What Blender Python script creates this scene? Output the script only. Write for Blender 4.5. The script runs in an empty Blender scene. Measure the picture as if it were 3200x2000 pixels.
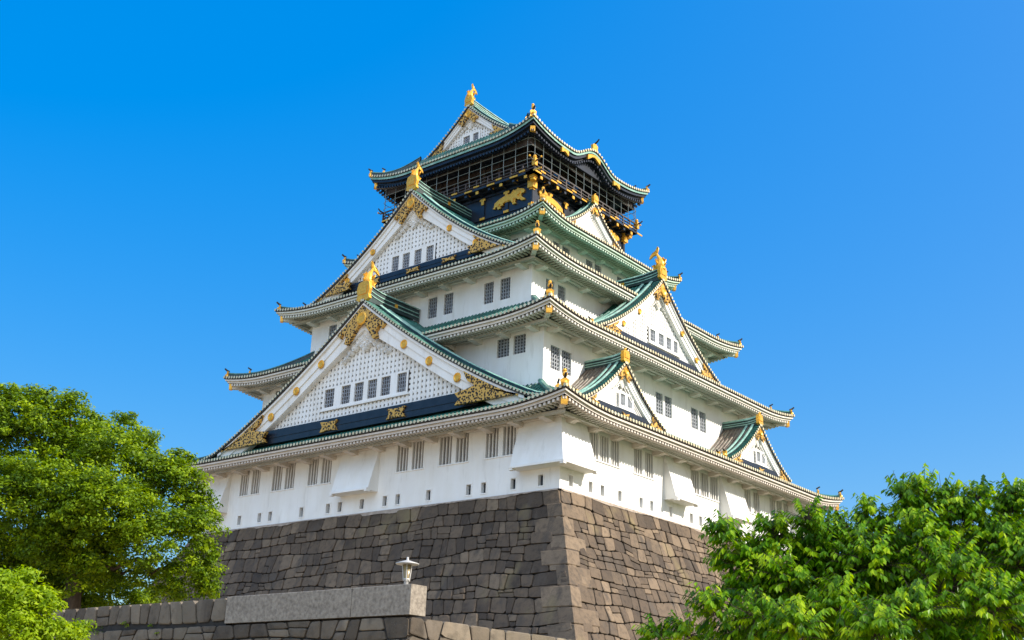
import bpy, math, random
from mathutils import Vector, Matrix
R = random.Random(7)
scene = bpy.context.scene
COL = scene.collection
PI = math.pi

# ------------------------------------------------------------------ camera
CAM = Vector((63.0793, -76.3267, -15.0157))
YAW, PITCH, ROLL, FPX = math.radians(-39.62968), math.radians(19.92191), math.radians(2.04606), 3587.008
fw = Vector((math.sin(YAW)*math.cos(PITCH), math.cos(YAW)*math.cos(PITCH), math.sin(PITCH)))
rt = Vector((math.cos(YAW), -math.sin(YAW), 0)); up0 = rt.cross(fw)
cr = rt*math.cos(ROLL)+up0*math.sin(ROLL); cu = -rt*math.sin(ROLL)+up0*math.cos(ROLL)
cd = bpy.data.cameras.new("camera"); cam = bpy.data.objects.new("camera", cd); COL.objects.link(cam)
M = Matrix.Identity(4)
for i in range(3):
    M[i][0] = cr[i]; M[i][1] = cu[i]; M[i][2] = -fw[i]; M[i][3] = CAM[i]
cam.matrix_world = M
cd.sensor_width = 36; cd.lens = 36*FPX/3200; cd.clip_end = 6000; cd.clip_start = .1
scene.camera = cam

def at(px, py, dep):                      # where a point of the photograph (3200 x 2000) lies at a chosen distance
    return CAM + (fw + cr*((px-1600)/FPX) - cu*((py-1000)/FPX))*dep

# ------------------------------------------------------------------ sky, sun, exposure
SUN_EL, SUN_AZ = math.radians(34), math.radians(20)        # azimuth from +X towards +Y
w = bpy.data.worlds.new("World"); scene.world = w; w.use_nodes = True
nt = w.node_tree; nt.nodes.clear()
out = nt.nodes.new("ShaderNodeOutputWorld"); bg = nt.nodes.new("ShaderNodeBackground")
sky = nt.nodes.new("ShaderNodeTexSky"); sky.sky_type = 'NISHITA'; sky.sun_disc = False
sky.sun_elevation = SUN_EL; sky.sun_rotation = PI/2-SUN_AZ
sky.air_density = 1.0; sky.dust_density = 2.5; sky.ozone_density = 3.0; sky.altitude = 50
sh = nt.nodes.new("ShaderNodeSeparateColor"); sh.mode = 'HSV'; ch = nt.nodes.new("ShaderNodeCombineColor"); ch.mode = 'HSV'
def math_node(op, a, b):
    m = nt.nodes.new("ShaderNodeMath"); m.operation = op
    for i, v in enumerate((a, b)):
        if isinstance(v, (int, float)): m.inputs[i].default_value = v
        else: nt.links.new(v, m.inputs[i])
    return m.outputs[0]
nt.links.new(sky.outputs[0], sh.inputs[0]); nt.links.new(sh.outputs[0], ch.inputs[0])
sat = math_node('MULTIPLY', sh.outputs[1], 1.50); nt.links.new(math_node('MINIMUM', sat, 1.0), ch.inputs[1])
nt.links.new(math_node('MULTIPLY', math_node('POWER', math_node('MULTIPLY', sh.outputs[2], 1/3.0), 0.22), 2.92), ch.inputs[2])
tcw = nt.nodes.new("ShaderNodeTexCoord"); sxyz = nt.nodes.new("ShaderNodeSeparateXYZ"); nt.links.new(tcw.outputs['Generated'], sxyz.inputs[0])
mr = nt.nodes.new("ShaderNodeMapRange"); mr.interpolation_type = 'SMOOTHSTEP'; mr.inputs['From Min'].default_value = .68; mr.inputs['From Max'].default_value = .88; mr.inputs['To Max'].default_value = .5
nt.links.new(sxyz.outputs[2], mr.inputs[0])
mxw = nt.nodes.new("ShaderNodeMix"); mxw.data_type = 'RGBA'; mxw.inputs[7].default_value = (6.0, 6.2, 6.6, 1)      # whitened zenith, out of view, added as fill light from above
nt.links.new(mr.outputs[0], mxw.inputs[0]); nt.links.new(ch.outputs[0], mxw.inputs[6]); 
vd = nt.nodes.new("ShaderNodeVectorMath"); vd.operation = 'DOT_PRODUCT'; nt.links.new(tcw.outputs['Generated'], vd.inputs[0])
vd.inputs[1].default_value = tuple(Vector((.22, -.80, .56)).normalized())
mr2 = nt.nodes.new("ShaderNodeMapRange"); mr2.interpolation_type = 'SMOOTHSTEP'; mr2.inputs['From Min'].default_value = .82; mr2.inputs['From Max'].default_value = .96
nt.links.new(vd.outputs['Value'], mr2.inputs[0])
mxc = nt.nodes.new("ShaderNodeMix"); mxc.data_type = 'RGBA'; mxc.inputs[7].default_value = (5.6, 6.9, 8.8, 1)   # unseen bright cloud added behind the camera to light the left walls
nt.links.new(mr2.outputs[0], mxc.inputs[0]); nt.links.new(mxw.outputs[2], mxc.inputs[6]); nt.links.new(mxc.outputs[2], bg.inputs[0])
bg.inputs[1].default_value = 0.15
nt.links.new(bg.outputs[0], out.inputs[0])
sl = bpy.data.lights.new("sun", 'SUN'); sun = bpy.data.objects.new("sun", sl); COL.objects.link(sun)
sl.energy = 3.4; sl.angle = math.radians(0.5); sl.color = (1.0, .94, .84)
sd = Vector((math.cos(SUN_EL)*math.cos(SUN_AZ), math.cos(SUN_EL)*math.sin(SUN_AZ), math.sin(SUN_EL)))
sun.rotation_euler = sd.to_track_quat('Z', 'Y').to_euler(); sun.location = sd*300
scene.view_settings.view_transform = 'Standard'; scene.view_settings.look = 'None'
scene.view_settings.exposure = 1.0; scene.view_settings.gamma = 1.0

# ------------------------------------------------------------------ materials
def new_mat(name):
    m = bpy.data.materials.new(name); m.use_nodes = True
    n = m.node_tree; b = n.nodes['Principled BSDF']
    return m, n, b
def noise(n, scale, detail=4, stretch=None, rough=.55):
    tc = n.nodes.new('ShaderNodeTexCoord'); t = n.nodes.new('ShaderNodeTexNoise')
    t.inputs['Scale'].default_value = scale; t.inputs['Detail'].default_value = detail; t.inputs['Roughness'].default_value = rough
    if stretch:
        mp = n.nodes.new('ShaderNodeMapping'); mp.inputs['Scale'].default_value = stretch
        n.links.new(tc.outputs['Object'], mp.inputs[0]); n.links.new(mp.outputs[0], t.inputs['Vector'])
    else: n.links.new(tc.outputs['Object'], t.inputs['Vector'])
    return t.outputs['Fac']
def ramp(n, fac, stops):
    r = n.nodes.new('ShaderNodeValToRGB'); e = r.color_ramp.elements
    e[0].position, e[0].color = stops[0][0], (*stops[0][1], 1); e[1].position, e[1].color = stops[-1][0], (*stops[-1][1], 1)
    for p, c in stops[1:-1]:
        x = e.new(p); x.color = (*c, 1)
    n.links.new(fac, r.inputs[0]); return r.outputs[0]
def mixc(n, a, b, fac, mode='MIX'):
    m = n.nodes.new('ShaderNodeMix'); m.data_type = 'RGBA'; m.blend_type = mode
    for sock, v in ((m.inputs[0], fac), (m.inputs[6], a), (m.inputs[7], b)):
        if hasattr(v, 'links') or isinstance(v, bpy.types.NodeSocket): n.links.new(v, sock)
        else: sock.default_value = v if not isinstance(v, tuple) else (*v, 1)
    return m.outputs[2]
def bump(n, b, h, strength=.3, dist=.05):
    x = n.nodes.new('ShaderNodeBump'); x.inputs['Strength'].default_value = strength; x.inputs['Distance'].default_value = dist
    n.links.new(h, x.inputs['Height']); n.links.new(x.outputs[0], b.inputs['Normal'])

def simple(name, stops, scale, rough=.6, metal=0, bstr=0, stretch=None, spec=None):
    m, n, b = new_mat(name); f = noise(n, scale, 5, stretch)
    n.links.new(ramp(n, f, stops), b.inputs['Base Color']); b.inputs['Roughness'].default_value = rough; b.inputs['Metallic'].default_value = metal
    if spec is not None: b.inputs['Specular IOR Level'].default_value = spec
    if bstr: bump(n, b, f, bstr)
    return m
def plaster_mat(name, lo, hi, streak):
    m, n, b = new_mat(name)
    a = ramp(n, noise(n, .6, 6), [(.3, lo), (.65, hi)])
    s = ramp(n, noise(n, .8, 6, (1.1, 1.1, .22)), [(.30, streak), (.62, (1, 1, 1))])
    d = ramp(n, noise(n, .9, 8, (1.6, 1.6, .30), .68), [(.26, (.62, .60, .56)), (.44, (1, 1, 1))])
    n.links.new(mixc(n, mixc(n, a, s, .6, 'MULTIPLY'), d, .5, 'MULTIPLY'), b.inputs['Base Color']); b.inputs['Roughness'].default_value = .8
    bump(n, b, noise(n, 5, 6), .12, .03)
    return m
PLASTER = plaster_mat('white_plaster', (.82, .80, .765), (.87, .855, .82), (.88, .85, .79))
GREENBOUNCE = plaster_mat('plaster_green_bounce', (.44, .58, .46), (.54, .66, .54), (.8, .84, .76))  # green bounce from the roofs put into the plaster colour
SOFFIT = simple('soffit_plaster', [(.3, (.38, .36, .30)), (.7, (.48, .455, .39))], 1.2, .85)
GSOFFIT = simple('soffit_green_bounce', [(.3, (.25, .30, .20)), (.7, (.34, .38, .27))], 1.2, .85)  # same green roof bounce tinted into the underside
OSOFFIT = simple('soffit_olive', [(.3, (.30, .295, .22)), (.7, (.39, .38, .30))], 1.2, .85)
BROWNCOP = simple('browned_copper', [(.3, (.10, .075, .055)), (.5, (.19, .145, .105)), (.72, (.22, .24, .18))], 2.2, .5)
EAVEWHITE = {1: simple('eave_plaster_tan_bounce', [(.3, (.56, .485, .41)), (.7, (.70, .62, .54))], 2.0, .75), 2: simple('eave_plaster', [(.3, (.60, .55, .47)), (.7, (.74, .69, .61))], 2.0, .75), 3: simple('eave_plaster_grey_bounce', [(.3, (.58, .58, .49)), (.7, (.70, .71, .62))], 2.0, .75), 5: None}  # eave colours carry the bounced light of each tier
GAPSHADE = simple('rafter_gap_shade', [(.3, (.055, .042, .032)), (.7, (.11, .085, .065))], 2, .9)  # shade in the gaps between rafters, painted as a dark colour
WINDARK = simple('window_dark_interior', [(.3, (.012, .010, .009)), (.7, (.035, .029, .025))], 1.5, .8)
def patina_mat(name, dark, mid, light):
    m, n, b = new_mat(name)
    a = ramp(n, noise(n, 1.3, 8, None, .65), [(.30, dark), (.52, mid), (.74, light)])
    s = ramp(n, noise(n, 7, 6, (1, 1, .6)), [(.35, (.55, .55, .55)), (.65, (1, 1, 1))])
    n.links.new(mixc(n, a, s, .7, 'MULTIPLY'), b.inputs['Base Color']); b.inputs['Roughness'].default_value = .42
    bump(n, b, noise(n, 9, 5), .25, .02); return m
PATINA = patina_mat('copper_patina', (.010, .055, .045), (.028, .155, .120), (.12, .34, .26))
MINT = patina_mat('pale_patina', (.16, .36, .29), (.30, .52, .42), (.55, .70, .60))
DARKPAT = patina_mat('dark_copper', (.012, .02, .024), (.02, .045, .045), (.05, .10, .09))
DARKEDGE = simple('dark_tile_edge', [(.3, (.02, .018, .012)), (.7, (.07, .05, .03))], 3, .5)
GOLD = simple('gold_leaf', [(.3, (.68, .31, .025)), (.7, (.96, .52, .065))], 6, .34, .4, .25)
CAPGOLD = simple('tile_cap_gilt', [(.3, (.55, .44, .24)), (.7, (.80, .70, .48))], 1.2, .4, .25)
def filigree():
    m, n, b = new_mat('gold_filigree')
    tc = n.nodes.new('ShaderNodeTexCoord'); v = n.nodes.new('ShaderNodeTexVoronoi'); v.inputs['Scale'].default_value = 5.6
    n.links.new(tc.outputs['Object'], v.inputs['Vector'])
    k = ramp(n, v.outputs['Distance'], [(.40, (0, 0, 0)), (.50, (1, 1, 1))])
    bw = n.nodes.new('ShaderNodeRGBToBW'); n.links.new(k, bw.inputs[0])
    c = mixc(n, (.035, .020, .006), (.70, .385, .075), bw.outputs[0])
    n.links.new(c, b.inputs['Base Color']); b.inputs['Roughness'].default_value = .42
    b.inputs['Metallic'].default_value = .25; bump(n, b, bw.outputs[0], .8, .06); return m
FILI = filigree()
BLACK = simple('black_lacquer', [(.3, (.006, .009, .016)), (.7, (.014, .020, .032))], 2, .38)
BROWNBOARD = simple('dark_brown_board', [(.3, (.040, .029, .024)), (.7, (.085, .062, .052))], 3, .6, 0, 0, (1, 1, .2))
GLASSD = simple('dark_window_pane', [(.35, (.012, .014, .018)), (.65, (.05, .06, .075))], .9, .2)
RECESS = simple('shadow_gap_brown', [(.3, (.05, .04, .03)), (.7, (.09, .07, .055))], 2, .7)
WINBAR = simple('window_bar_plaster', [(.3, (.58, .55, .51)), (.7, (.72, .69, .65))], 2, .8)
GRIDBAR = simple('window_grid_grey', [(.3, (.20, .21, .23)), (.7, (.33, .345, .365))], 2, .7)
NET = simple('net_frame_metal', [(.3, (.15, .18, .175)), (.7, (.23, .26, .25))], 2, .5, .2)
STEEL = simple('weathered_bronze', [(.3, (.02, .02, .02)), (.7, (.05, .045, .04))], 4, .4, .6)

def stone_mat(name, stops, tint, mossy=True, warm=(.20, .15, .07)):
    m, n, b = new_mat(name)
    at_ = n.nodes.new('ShaderNodeAttribute'); at_.attribute_name = 'tint'
    base = ramp(n, at_.outputs['Fac'], stops)
    g = ramp(n, noise(n, 2.6, 9, None, .7), [(.30, (.36, .35, .34)), (.52, (1, 1, 1)), (.8, (1.12, 1.08, 1.03))])
    c = mixc(n, base, g, .85, 'MULTIPLY')
    big = ramp(n, noise(n, .16, 5), [(.34, (.62, .60, .58)), (.60, (1.08, 1.05, 1.0))])
    c = mixc(n, c, big, .9, 'MULTIPLY')
    s = n.nodes.new('ShaderNodeRGBToBW'); n.links.new(ramp(n, noise(n, 1.0, 4, (1.1, 1.1, .10)), [(.54, (0, 0, 0)), (.68, (1, 1, 1))]), s.inputs[0])
    c = mixc(n, c, tint, s.outputs[0])
    if mossy:
        s2 = n.nodes.new('ShaderNodeRGBToBW'); n.links.new(ramp(n, noise(n, .30, 4, (1, 1, .5)), [(.60, (0, 0, 0)), (.70, (.7, .7, .7))]), s2.inputs[0])
        c = mixc(n, c, warm, s2.outputs[0])
    sp = n.nodes.new('ShaderNodeRGBToBW'); n.links.new(ramp(n, noise(n, 22, 4, None, .8), [(.62, (0, 0, 0)), (.76, (.55, .55, .55))]), sp.inputs[0])
    c = mixc(n, c, (.34, .31, .27), sp.outputs[0])
    n.links.new(c, b.inputs['Base Color']); b.inputs['Roughness'].default_value = .85
    bump(n, b, noise(n, 6, 9, None, .7), .55, .06); return m
STONE = stone_mat('castle_stone', [(0, (.064, .043, .026)), (.5, (.130, .090, .056)), (1, (.225, .162, .104))], (.075, .055, .038))
PSTONE = stone_mat('terrace_stone', [(0, (.085, .065, .045)), (.5, (.15, .12, .086)), (1, (.25, .205, .15))], (.14, .11, .08), True, (.15, .12, .08))
GRANITE = simple('grey_granite', [(.28, (.155, .128, .098)), (.5, (.25, .21, .165)), (.72, (.33, .285, .225))], 11, .85, 0, .4)
DARKGAP = simple('joint_dark', [(.3, (.012, .011, .010)), (.7, (.03, .026, .022))], 3, .9)
MORTAR = simple('pale_mortar', [(.3, (.24, .19, .15)), (.7, (.42, .34, .27))], 2.5, .9, 0, .3)
GROUND = simple('gravel_ground', [(.3, (.27, .205, .13)), (.7, (.38, .295, .19))], 3, .9, 0, .3)
BARK = simple('bark', [(.3, (.03, .022, .016)), (.7, (.10, .075, .055))], 6, .9, 0, .5, (1, 1, .3))

def leaf_mat(name, stops, trans, gloss):
    m, n, b = new_mat(name)
    at_ = n.nodes.new('ShaderNodeAttribute'); at_.attribute_name = 'tint'
    c = ramp(n, at_.outputs['Fac'], stops)
    n.links.new(c, b.inputs['Base Color']); b.inputs['Roughness'].default_value = gloss
    b.inputs['Specular IOR Level'].default_value = .22
    t = n.nodes.new('ShaderNodeBsdfTranslucent'); hsv = n.nodes.new('ShaderNodeHueSaturation')
    hsv.inputs['Value'].default_value = 1.7; hsv.inputs['Saturation'].default_value = 1.1; hsv.inputs['Hue'].default_value = .49
    n.links.new(c, hsv.inputs['Color']); n.links.new(hsv.outputs[0], t.inputs[0])
    mx = n.nodes.new('ShaderNodeMixShader'); mx.inputs[0].default_value = trans
    n.links.new(b.outputs[0], mx.inputs[1]); n.links.new(t.outputs[0], mx.inputs[2])
    n.links.new(mx.outputs[0], n.nodes['Material Output'].inputs[0]); return m
LEAF_A = leaf_mat('camphor_leaf', [(0, (.036, .080, .003)), (.5, (.128, .215, .004)), (1, (.30, .40, .007))], .38, .5)
LEAF_B = leaf_mat('cherry_leaf', [(0, (.030, .095, .002)), (.5, (.120, .275, .004)), (1, (.38, .52, .012))], .45, .36)
LEAF_C = leaf_mat('shrub_leaf', [(0, (.12, .20, .005)), (.5, (.23, .34, .008)), (1, (.36, .46, .014))], .45, .5)

# ------------------------------------------------------------------ mesh helpers
class MB:
    def __init__(s): s.v = []; s.f = []; s.m = []; s.t = []
    def add(s, vs, fs, mat=0, tint=.5):
        o = len(s.v); s.v.extend(vs)
        for f in fs: s.f.append([i+o for i in f]); s.m.append(mat); s.t.append(tint)
    def quad(s, a, b, c, d, mat=0): s.add([a, b, c, d], [(0, 1, 2, 3)], mat)
    def box(s, c, X, Y, Z, mat=0):            # half axes
        c, X, Y, Z = Vector(c), Vector(X), Vector(Y), Vector(Z)
        vs = [c+X*i+Y*j+Z*k for i in (-1, 1) for j in (-1, 1) for k in (-1, 1)]
        s.add(vs, [(0, 1, 3, 2), (4, 6, 7, 5), (0, 4, 5, 1), (2, 3, 7, 6), (0, 2, 6, 4), (1, 5, 7, 3)], mat)
    def grid(s, rows, mat=0, close=False):
        n = len(rows[0]); vs = [p for r in rows for p in r]; fs = []
        for i in range(len(rows)-1):
            for j in range(n if close else n-1):
                k = (j+1) % n; fs.append((i*n+j, i*n+k, (i+1)*n+k, (i+1)*n+j))
        s.add(vs, fs, mat)
    def tube(s, pts, rad, sides=8, mat=0, cap=True):
        rows = []; pts = [Vector(p) for p in pts]
        for i, p in enumerate(pts):
            d = (pts[min(i+1, len(pts)-1)]-pts[max(i-1, 0)]).normalized()
            a = d.cross(Vector((0, 0, 1)) if abs(d.z) < .95 else Vector((1, 0, 0))).normalized(); b = d.cross(a)
            r = rad[i] if isinstance(rad, (list, tuple)) else rad
            rows.append([p+(a*math.cos(t)+b*math.sin(t))*r for t in [2*PI*k/sides for k in range(sides)]])
        s.grid(rows, mat, True)
        if cap:
            s.add(rows[0], [list(range(sides))], mat); s.add(rows[-1], [list(range(sides))], mat)
    def prism(s, P, poly, n0, n1, mat=0):     # polygon in (s,z) pushed from n0 to n1 through the mapping P(s,n,z)
        k = len(poly)
        vs = [P(a, n0, b) for a, b in poly]+[P(a, n1, b) for a, b in poly]
        s.add(vs, [list(range(k)), list(range(2*k-1, k-1, -1))]+[(i, (i+1) % k, k+(i+1) % k, k+i) for i in range(k)], mat)
    def ball(s, c, r, mat=0, sc=(1, 1, 1), n=8):
        c = Vector(c); rows = []
        for i in range(n//2+1):
            th = PI*i/(n//2)
            rows.append([c+Vector((r*sc[0]*math.sin(th)*math.cos(2*PI*j/n), r*sc[1]*math.sin(th)*math.sin(2*PI*j/n), r*sc[2]*math.cos(th))) for j in range(n)])
        s.grid(rows, mat, True)
    def build(s, name, mats, parent=None, smooth=False, tint=False):
        me = bpy.data.meshes.new(name); me.from_pydata([tuple(v) for v in s.v], [], s.f)
        for m in (mats if isinstance(mats, (list, tuple)) else [mats]): me.materials.append(m)
        me.polygons.foreach_set('material_index', s.m)
        if smooth: me.polygons.foreach_set('use_smooth', [True]*len(s.f))
        if tint:
            a = me.attributes.new('tint', 'FLOAT', 'FACE'); a.data.foreach_set('value', s.t)
        me.update()
        o = bpy.data.objects.new(name, me); COL.objects.link(o)
        if parent: o.parent = parent
        return o
def tag(o, label=None, cat=None, group=None, kind=None):
    if label: o['label'] = label
    if cat: o['category'] = cat
    if group: o['group'] = group
    if kind: o['kind'] = kind
    return o
def thing(name, loc, label, cat, group=None):
    o = bpy.data.objects.new(name, None); COL.objects.link(o); o.location = loc; o.empty_display_size = .5
    return tag(o, label, cat, group)

TN = [((1, 0), (0, -1)), ((0, 1), (1, 0)), ((-1, 0), (0, 1)), ((0, -1), (-1, 0))]
def frame(side, cx, cy):                      # P(s, n, z): s along a face (right as seen from outside), n outwards
    (tx, ty), (nx, ny) = TN[side]
    return lambda s, n, z: Vector((cx+tx*s+nx*n, cy+ty*s+ny*n, z))

keep = thing('castle_keep', (0, 0, 0), 'white castle keep with stacked green copper roofs, gold fittings and a black top storey', 'castle')

# ------------------------------------------------------------------ the five tiers
#  centre, eave half sizes, inner half sizes (next wall), eave z, tip rise, top z, upturn length, own wall half sizes
T = {1: dict(c=(.35, -.15), U=21.43, V=20.78, Ui=15.4, Vi=15.6, ze=5.22, dz=.62, zi=8.25, Lc=6, wu=19.0, wv=18.01),
     2: dict(c=(.37, .45), U=17.87, V=18.58, Ui=12.3, Vi=13.4, ze=13.02, dz=.56, zi=16.0, Lc=5.5, wu=15.39, wv=16.04),
     3: dict(c=(.07, .20), U=14.80, V=15.79, Ui=9.5, Vi=8.6, ze=19.44, dz=.62, zi=22.9, Lc=6, wu=12.44, wv=13.27),
     4: dict(c=(-.2, 0), U=11.71, V=10.64, Ui=8.0, Vi=7.2, ze=25.05, dz=.70, zi=27.3, Lc=4.5, wu=9.5, wv=8.45),
     5: dict(c=(-.6, -.49), U=9.95, V=9.01, Ui=5.5, Vi=6.7, ze=33.85, dz=.9, zi=36.0, Lc=5, wu=7.6, wv=6.6)}
TILE = .36
def roof_fn(d, side, kara=False):
    ht, hn = (d['U'], d['V']) if side % 2 == 0 else (d['V'], d['U'])
    hti, hni = (d['Ui'], d['Vi']) if side % 2 == 0 else (d['Vi'], d['Ui'])
    def zf(s, n):
        q = min(max((hn-n)/(hn-hni), -.2), 1.05)
        z = d['ze']+(d['zi']-d['ze'])*(.46*q+.54*q*abs(q))
        dc = max(0, ht-abs(s))+max(0, hn-n)
        up = d['dz']*max(0, 1-dc/d['Lc'])**2
        z += up
        if kara:
            b = 0
            x = abs(s-.15)/3.4
            if x < 1: b = 1.35*(.5+.5*math.cos(PI*x))
            z = max(z, z*.0+max(z, d['ze']+b*1.0)) if q > 0 else z+b
        return z
    return ht, hn, hti, hni, zf
def make_roof(k):
    d = T[k]; cx, cy = d['c']; mb = MB(); dark = k == 5
    ev = MB(); rf = MB()
    for side in range(4):
        P = frame(side, cx, cy); kara = (k == 5 and side % 2 == 1)
        ht, hn, hti, hni, zf = roof_fn(d, side, kara)
        depth = hn-hni; NQ = 7; NA = int(ht*2/.5)
        lim = lambda n: ht+(hti-ht)*(hn-n)/depth
        rows = []
        for i in range(NQ+1):
            n = hn-depth*i/NQ; L = lim(n)
            rows.append([P(L*(2*j/NA-1), n, zf(L*(2*j/NA-1), n)) for j in range(NA+1)])
        mb.grid(rows, 0)
        ns = int(2*ht/TILE)
        for j in range(ns+1):
            s = -ht+.06+(2*ht-.12)*j/ns
            q1 = 1 if abs(s) <= hti else max(0, (ht-abs(s))/(ht-hti))
            n1 = hn-depth*q1
            segs = 6 if q1 > .5 else 3
            rr = .095
            rws = []
            for i in range(segs+1):
                n = hn+.03+(n1-hn-.03)*i/segs; z = zf(s, min(n, hn))
                rws.append([P(s+rr*math.cos(a), n, z+rr*1.15*math.sin(a)) for a in (PI, PI*.75, PI*.5, PI*.25, 0)])
            mb.grid(rws, 0)
            z = zf(s, hn)
            mb.add([P(s+.122*math.cos(2*PI*a/8), hn+.045, z+.015+.122*math.sin(2*PI*a/8)) for a in range(8)], [list(range(8))], 1)
        # eave: stacked mouldings swept round the edge
        def strip(prof, mats):
            NS = int(ht*2/.45)
            for (d0, z0), (d1, z1), mt in zip(prof[:-1], prof[1:], mats):
                r = []
                for dd, dz in ((d0, z0), (d1, z1)):
                    L = ht-dd
                    r.append([P(L*(2*j/NS-1), hn-dd, zf(ht*(2*j/NS-1), hn)+dz) for j in range(NS+1)])
                ev.grid(r, mt)
        if not dark:
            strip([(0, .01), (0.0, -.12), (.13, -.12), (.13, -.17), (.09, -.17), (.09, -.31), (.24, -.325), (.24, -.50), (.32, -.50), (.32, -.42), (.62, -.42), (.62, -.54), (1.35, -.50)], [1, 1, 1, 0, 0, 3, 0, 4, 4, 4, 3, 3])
        else:
            strip([(0, .01), (0, -.11), (.08, -.11), (.08, -.34), (.22, -.36), (.22, -.62), (.5, -.70), (.5, -.9), (1.5, -.85), (2.6, -.85)], [1, 1, 0, 2, 2, 2, 2, 2, 2])
        # rafters
        nr = int(2*ht/.36)
        for j in range(nr):
            s = -ht+.5+(2*ht-1.0)*j/(nr-1)
            z = zf(s, hn); dz = -.54 if not dark else -1.0
            rl = min(.55, max(.1, (ht-abs(s)-.35)))
            ev.box(P(s, hn-.30-rl*.32, z+dz-.03), P(.09, 0, 0)-P(0, 0, 0), P(0, rl*.32, 0)-P(0, 0, 0), Vector((0, 0, .095)), 0 if not dark else 2)
            if not dark: ev.box(P(s, hn-.66-rl*.6, z-.56), P(.09, 0, 0)-P(0, 0, 0), P(0, rl*.6, .02)-P(0, 0, 0), Vector((0, 0, .05)), 3)
        # beam, soffit, cove
        wn = d['wv'] if side % 2 == 0 else d['wu']; wt = d['wu'] if side % 2 == 0 else d['wv']
        if not dark:
            ov = hn-wn; zb = d['ze']
            def band(prof, mt=0):
                for (n0, z0), (n1, z1) in zip(prof[:-1], prof[1:]):
                    ev.quad(P(-(wt+n0), wn+n0, zb+z0), P(wt+n0, wn+n0, zb+z0), P(wt+n1, wn+n1, zb+z1), P(-(wt+n1), wn+n1, zb+z1), mt)
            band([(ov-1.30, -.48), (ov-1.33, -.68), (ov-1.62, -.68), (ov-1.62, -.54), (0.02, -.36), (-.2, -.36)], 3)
            band([(.40, -.38), (.40, -.52), (.16, -.54), (.16, -.36)])
            nb = int(2*wt/2.7)
            for j in range(nb+1):
                s = -wt+.6+(2*wt-1.2)*j/nb
                ev.prism(lambda a, b, c, P=P, s=s, wn=wn: P(s+b, wn+a, c), [(0, zb-.38), (ov-1.4, zb-.60), (ov-1.45, zb-.76), (.72, zb-.78), (.5, zb-.84), (0, zb-.84)], -.26, .26, 0)
    roof = mb.build('roof', [PATINA, CAPGOLD], keep)
    plaster = GREENBOUNCE if k == 4 else EAVEWHITE[k]
    e = ev.build('eave', [MINT if dark else plaster, DARKEDGE, BLACK, {3: OSOFFIT, 4: GSOFFIT}.get(k, SOFFIT), GAPSHADE], roof)
    # hip ridges with gilt ends
    for sx, sy in ((1, -1), (-1, -1), (1, 1), (-1, 1)):
        hb = MB(); ob = MB()
        U, V, Ui, Vi = d['U'], d['V'], d['Ui'], d['Vi']
        ht, hn, hti, hni, zf = roof_fn(d, 0)
        pts = []
        for i in range(13):
            q = .05+.95*i/12
            x = U+(Ui-U)*q; y = V+(Vi-V)*q
            pts.append(Vector((cx+sx*x, cy+sy*y, zf(x, y))))
        dirv = (pts[0]-pts[1]); dirv.z = 0; dirv.normalize(); sidev = Vector((-dirv.y, dirv.x, 0))
        def prof(p, hw, z0, z1, rnd=False):
            return [p+sidev*a*hw+Vector((0, 0, z)) for a, z in ((-1, z0), (-1, z1), (-.5, z1+.1), (.5, z1+.1), (1, z1), (1, z0))]
        hb.grid([prof(p, .20, -.1, .30-.14*(k == 1)) for p in pts], 0)
        hb.grid([prof(p, .24, .28-.14*(k == 1), .34-.14*(k == 1)) for p in pts], 1)
        hb.add(prof(pts[0], .20, -.1, .30), [list(range(6))], 0)
        hb.build('hip_ridge', [DARKPAT, PATINA], roof)
        big = (sx, sy) == (1, -1)
        p = pts[0]+dirv*.08
        Q = lambda a, n, z, p=p: p+sidev*a+dirv*n+Vector((0, 0, z))
        ob.prism(Q, [(-.30, -.12), (.30, -.12), (.24, .2), (.30, .42), (.14, .52), (0, .62), (-.14, .52), (-.30, .42), (-.24, .2)], -.08, .06, 0)
        ob.ball(Q(0, .08, .2), .17, 0)
        ob.tube([Q(0, -.1, .55), Q(0, .12, .66), Q(0, .30, .82)], [.10, .09, .075], 6, 1)
        if big:
            ob.ball(Q(0, .0, .80), .19, 0); ob.ball(Q(0, -.1, 1.08), .14, 0)
        ob.build('ridge_ornament', [GOLD, STEEL], roof); ob = MB()
        p2 = pts[3]+Vector((0, 0, .3)); Q2 = lambda a, n, z, p=p2: p+sidev*a+dirv*n+Vector((0, 0, z))
        ob.prism(Q2, [(-.17, -.1), (.17, -.1), (.20, .22), (0, .38), (-.20, .22)], -.05, .08, 0)
        ob.tube([Q2(0, -.1, .42), Q2(0, .22, .62)], [.08, .06], 6, 1)
        ob.build('ridge_ornament', [GOLD, STEEL], roof)
        # hip rafter with gilt shoe under the corner
        cb = MB(); tipz = d['ze']+d['dz']
        base = Vector((cx+sx*(U-.45), cy+sy*(V-.45), tipz-.72)); dv = Vector((sx, sy, 0)).normalized()
        bb = -.85 if not dark else -1.05
        base.z = tipz+bb
        sv = Vector((-dv.y, dv.x, 0))
        cb.box(base-dv*1.1, dv*1.0, sv*.17, Vector((0, 0, .2)), 0)
        cb.box(base-dv*.05, dv*.13, sv*.21, Vector((0, 0, .25)), 1)
        cb.build('hip_rafter', [BLACK if dark else plaster, GOLD], roof)
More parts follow.
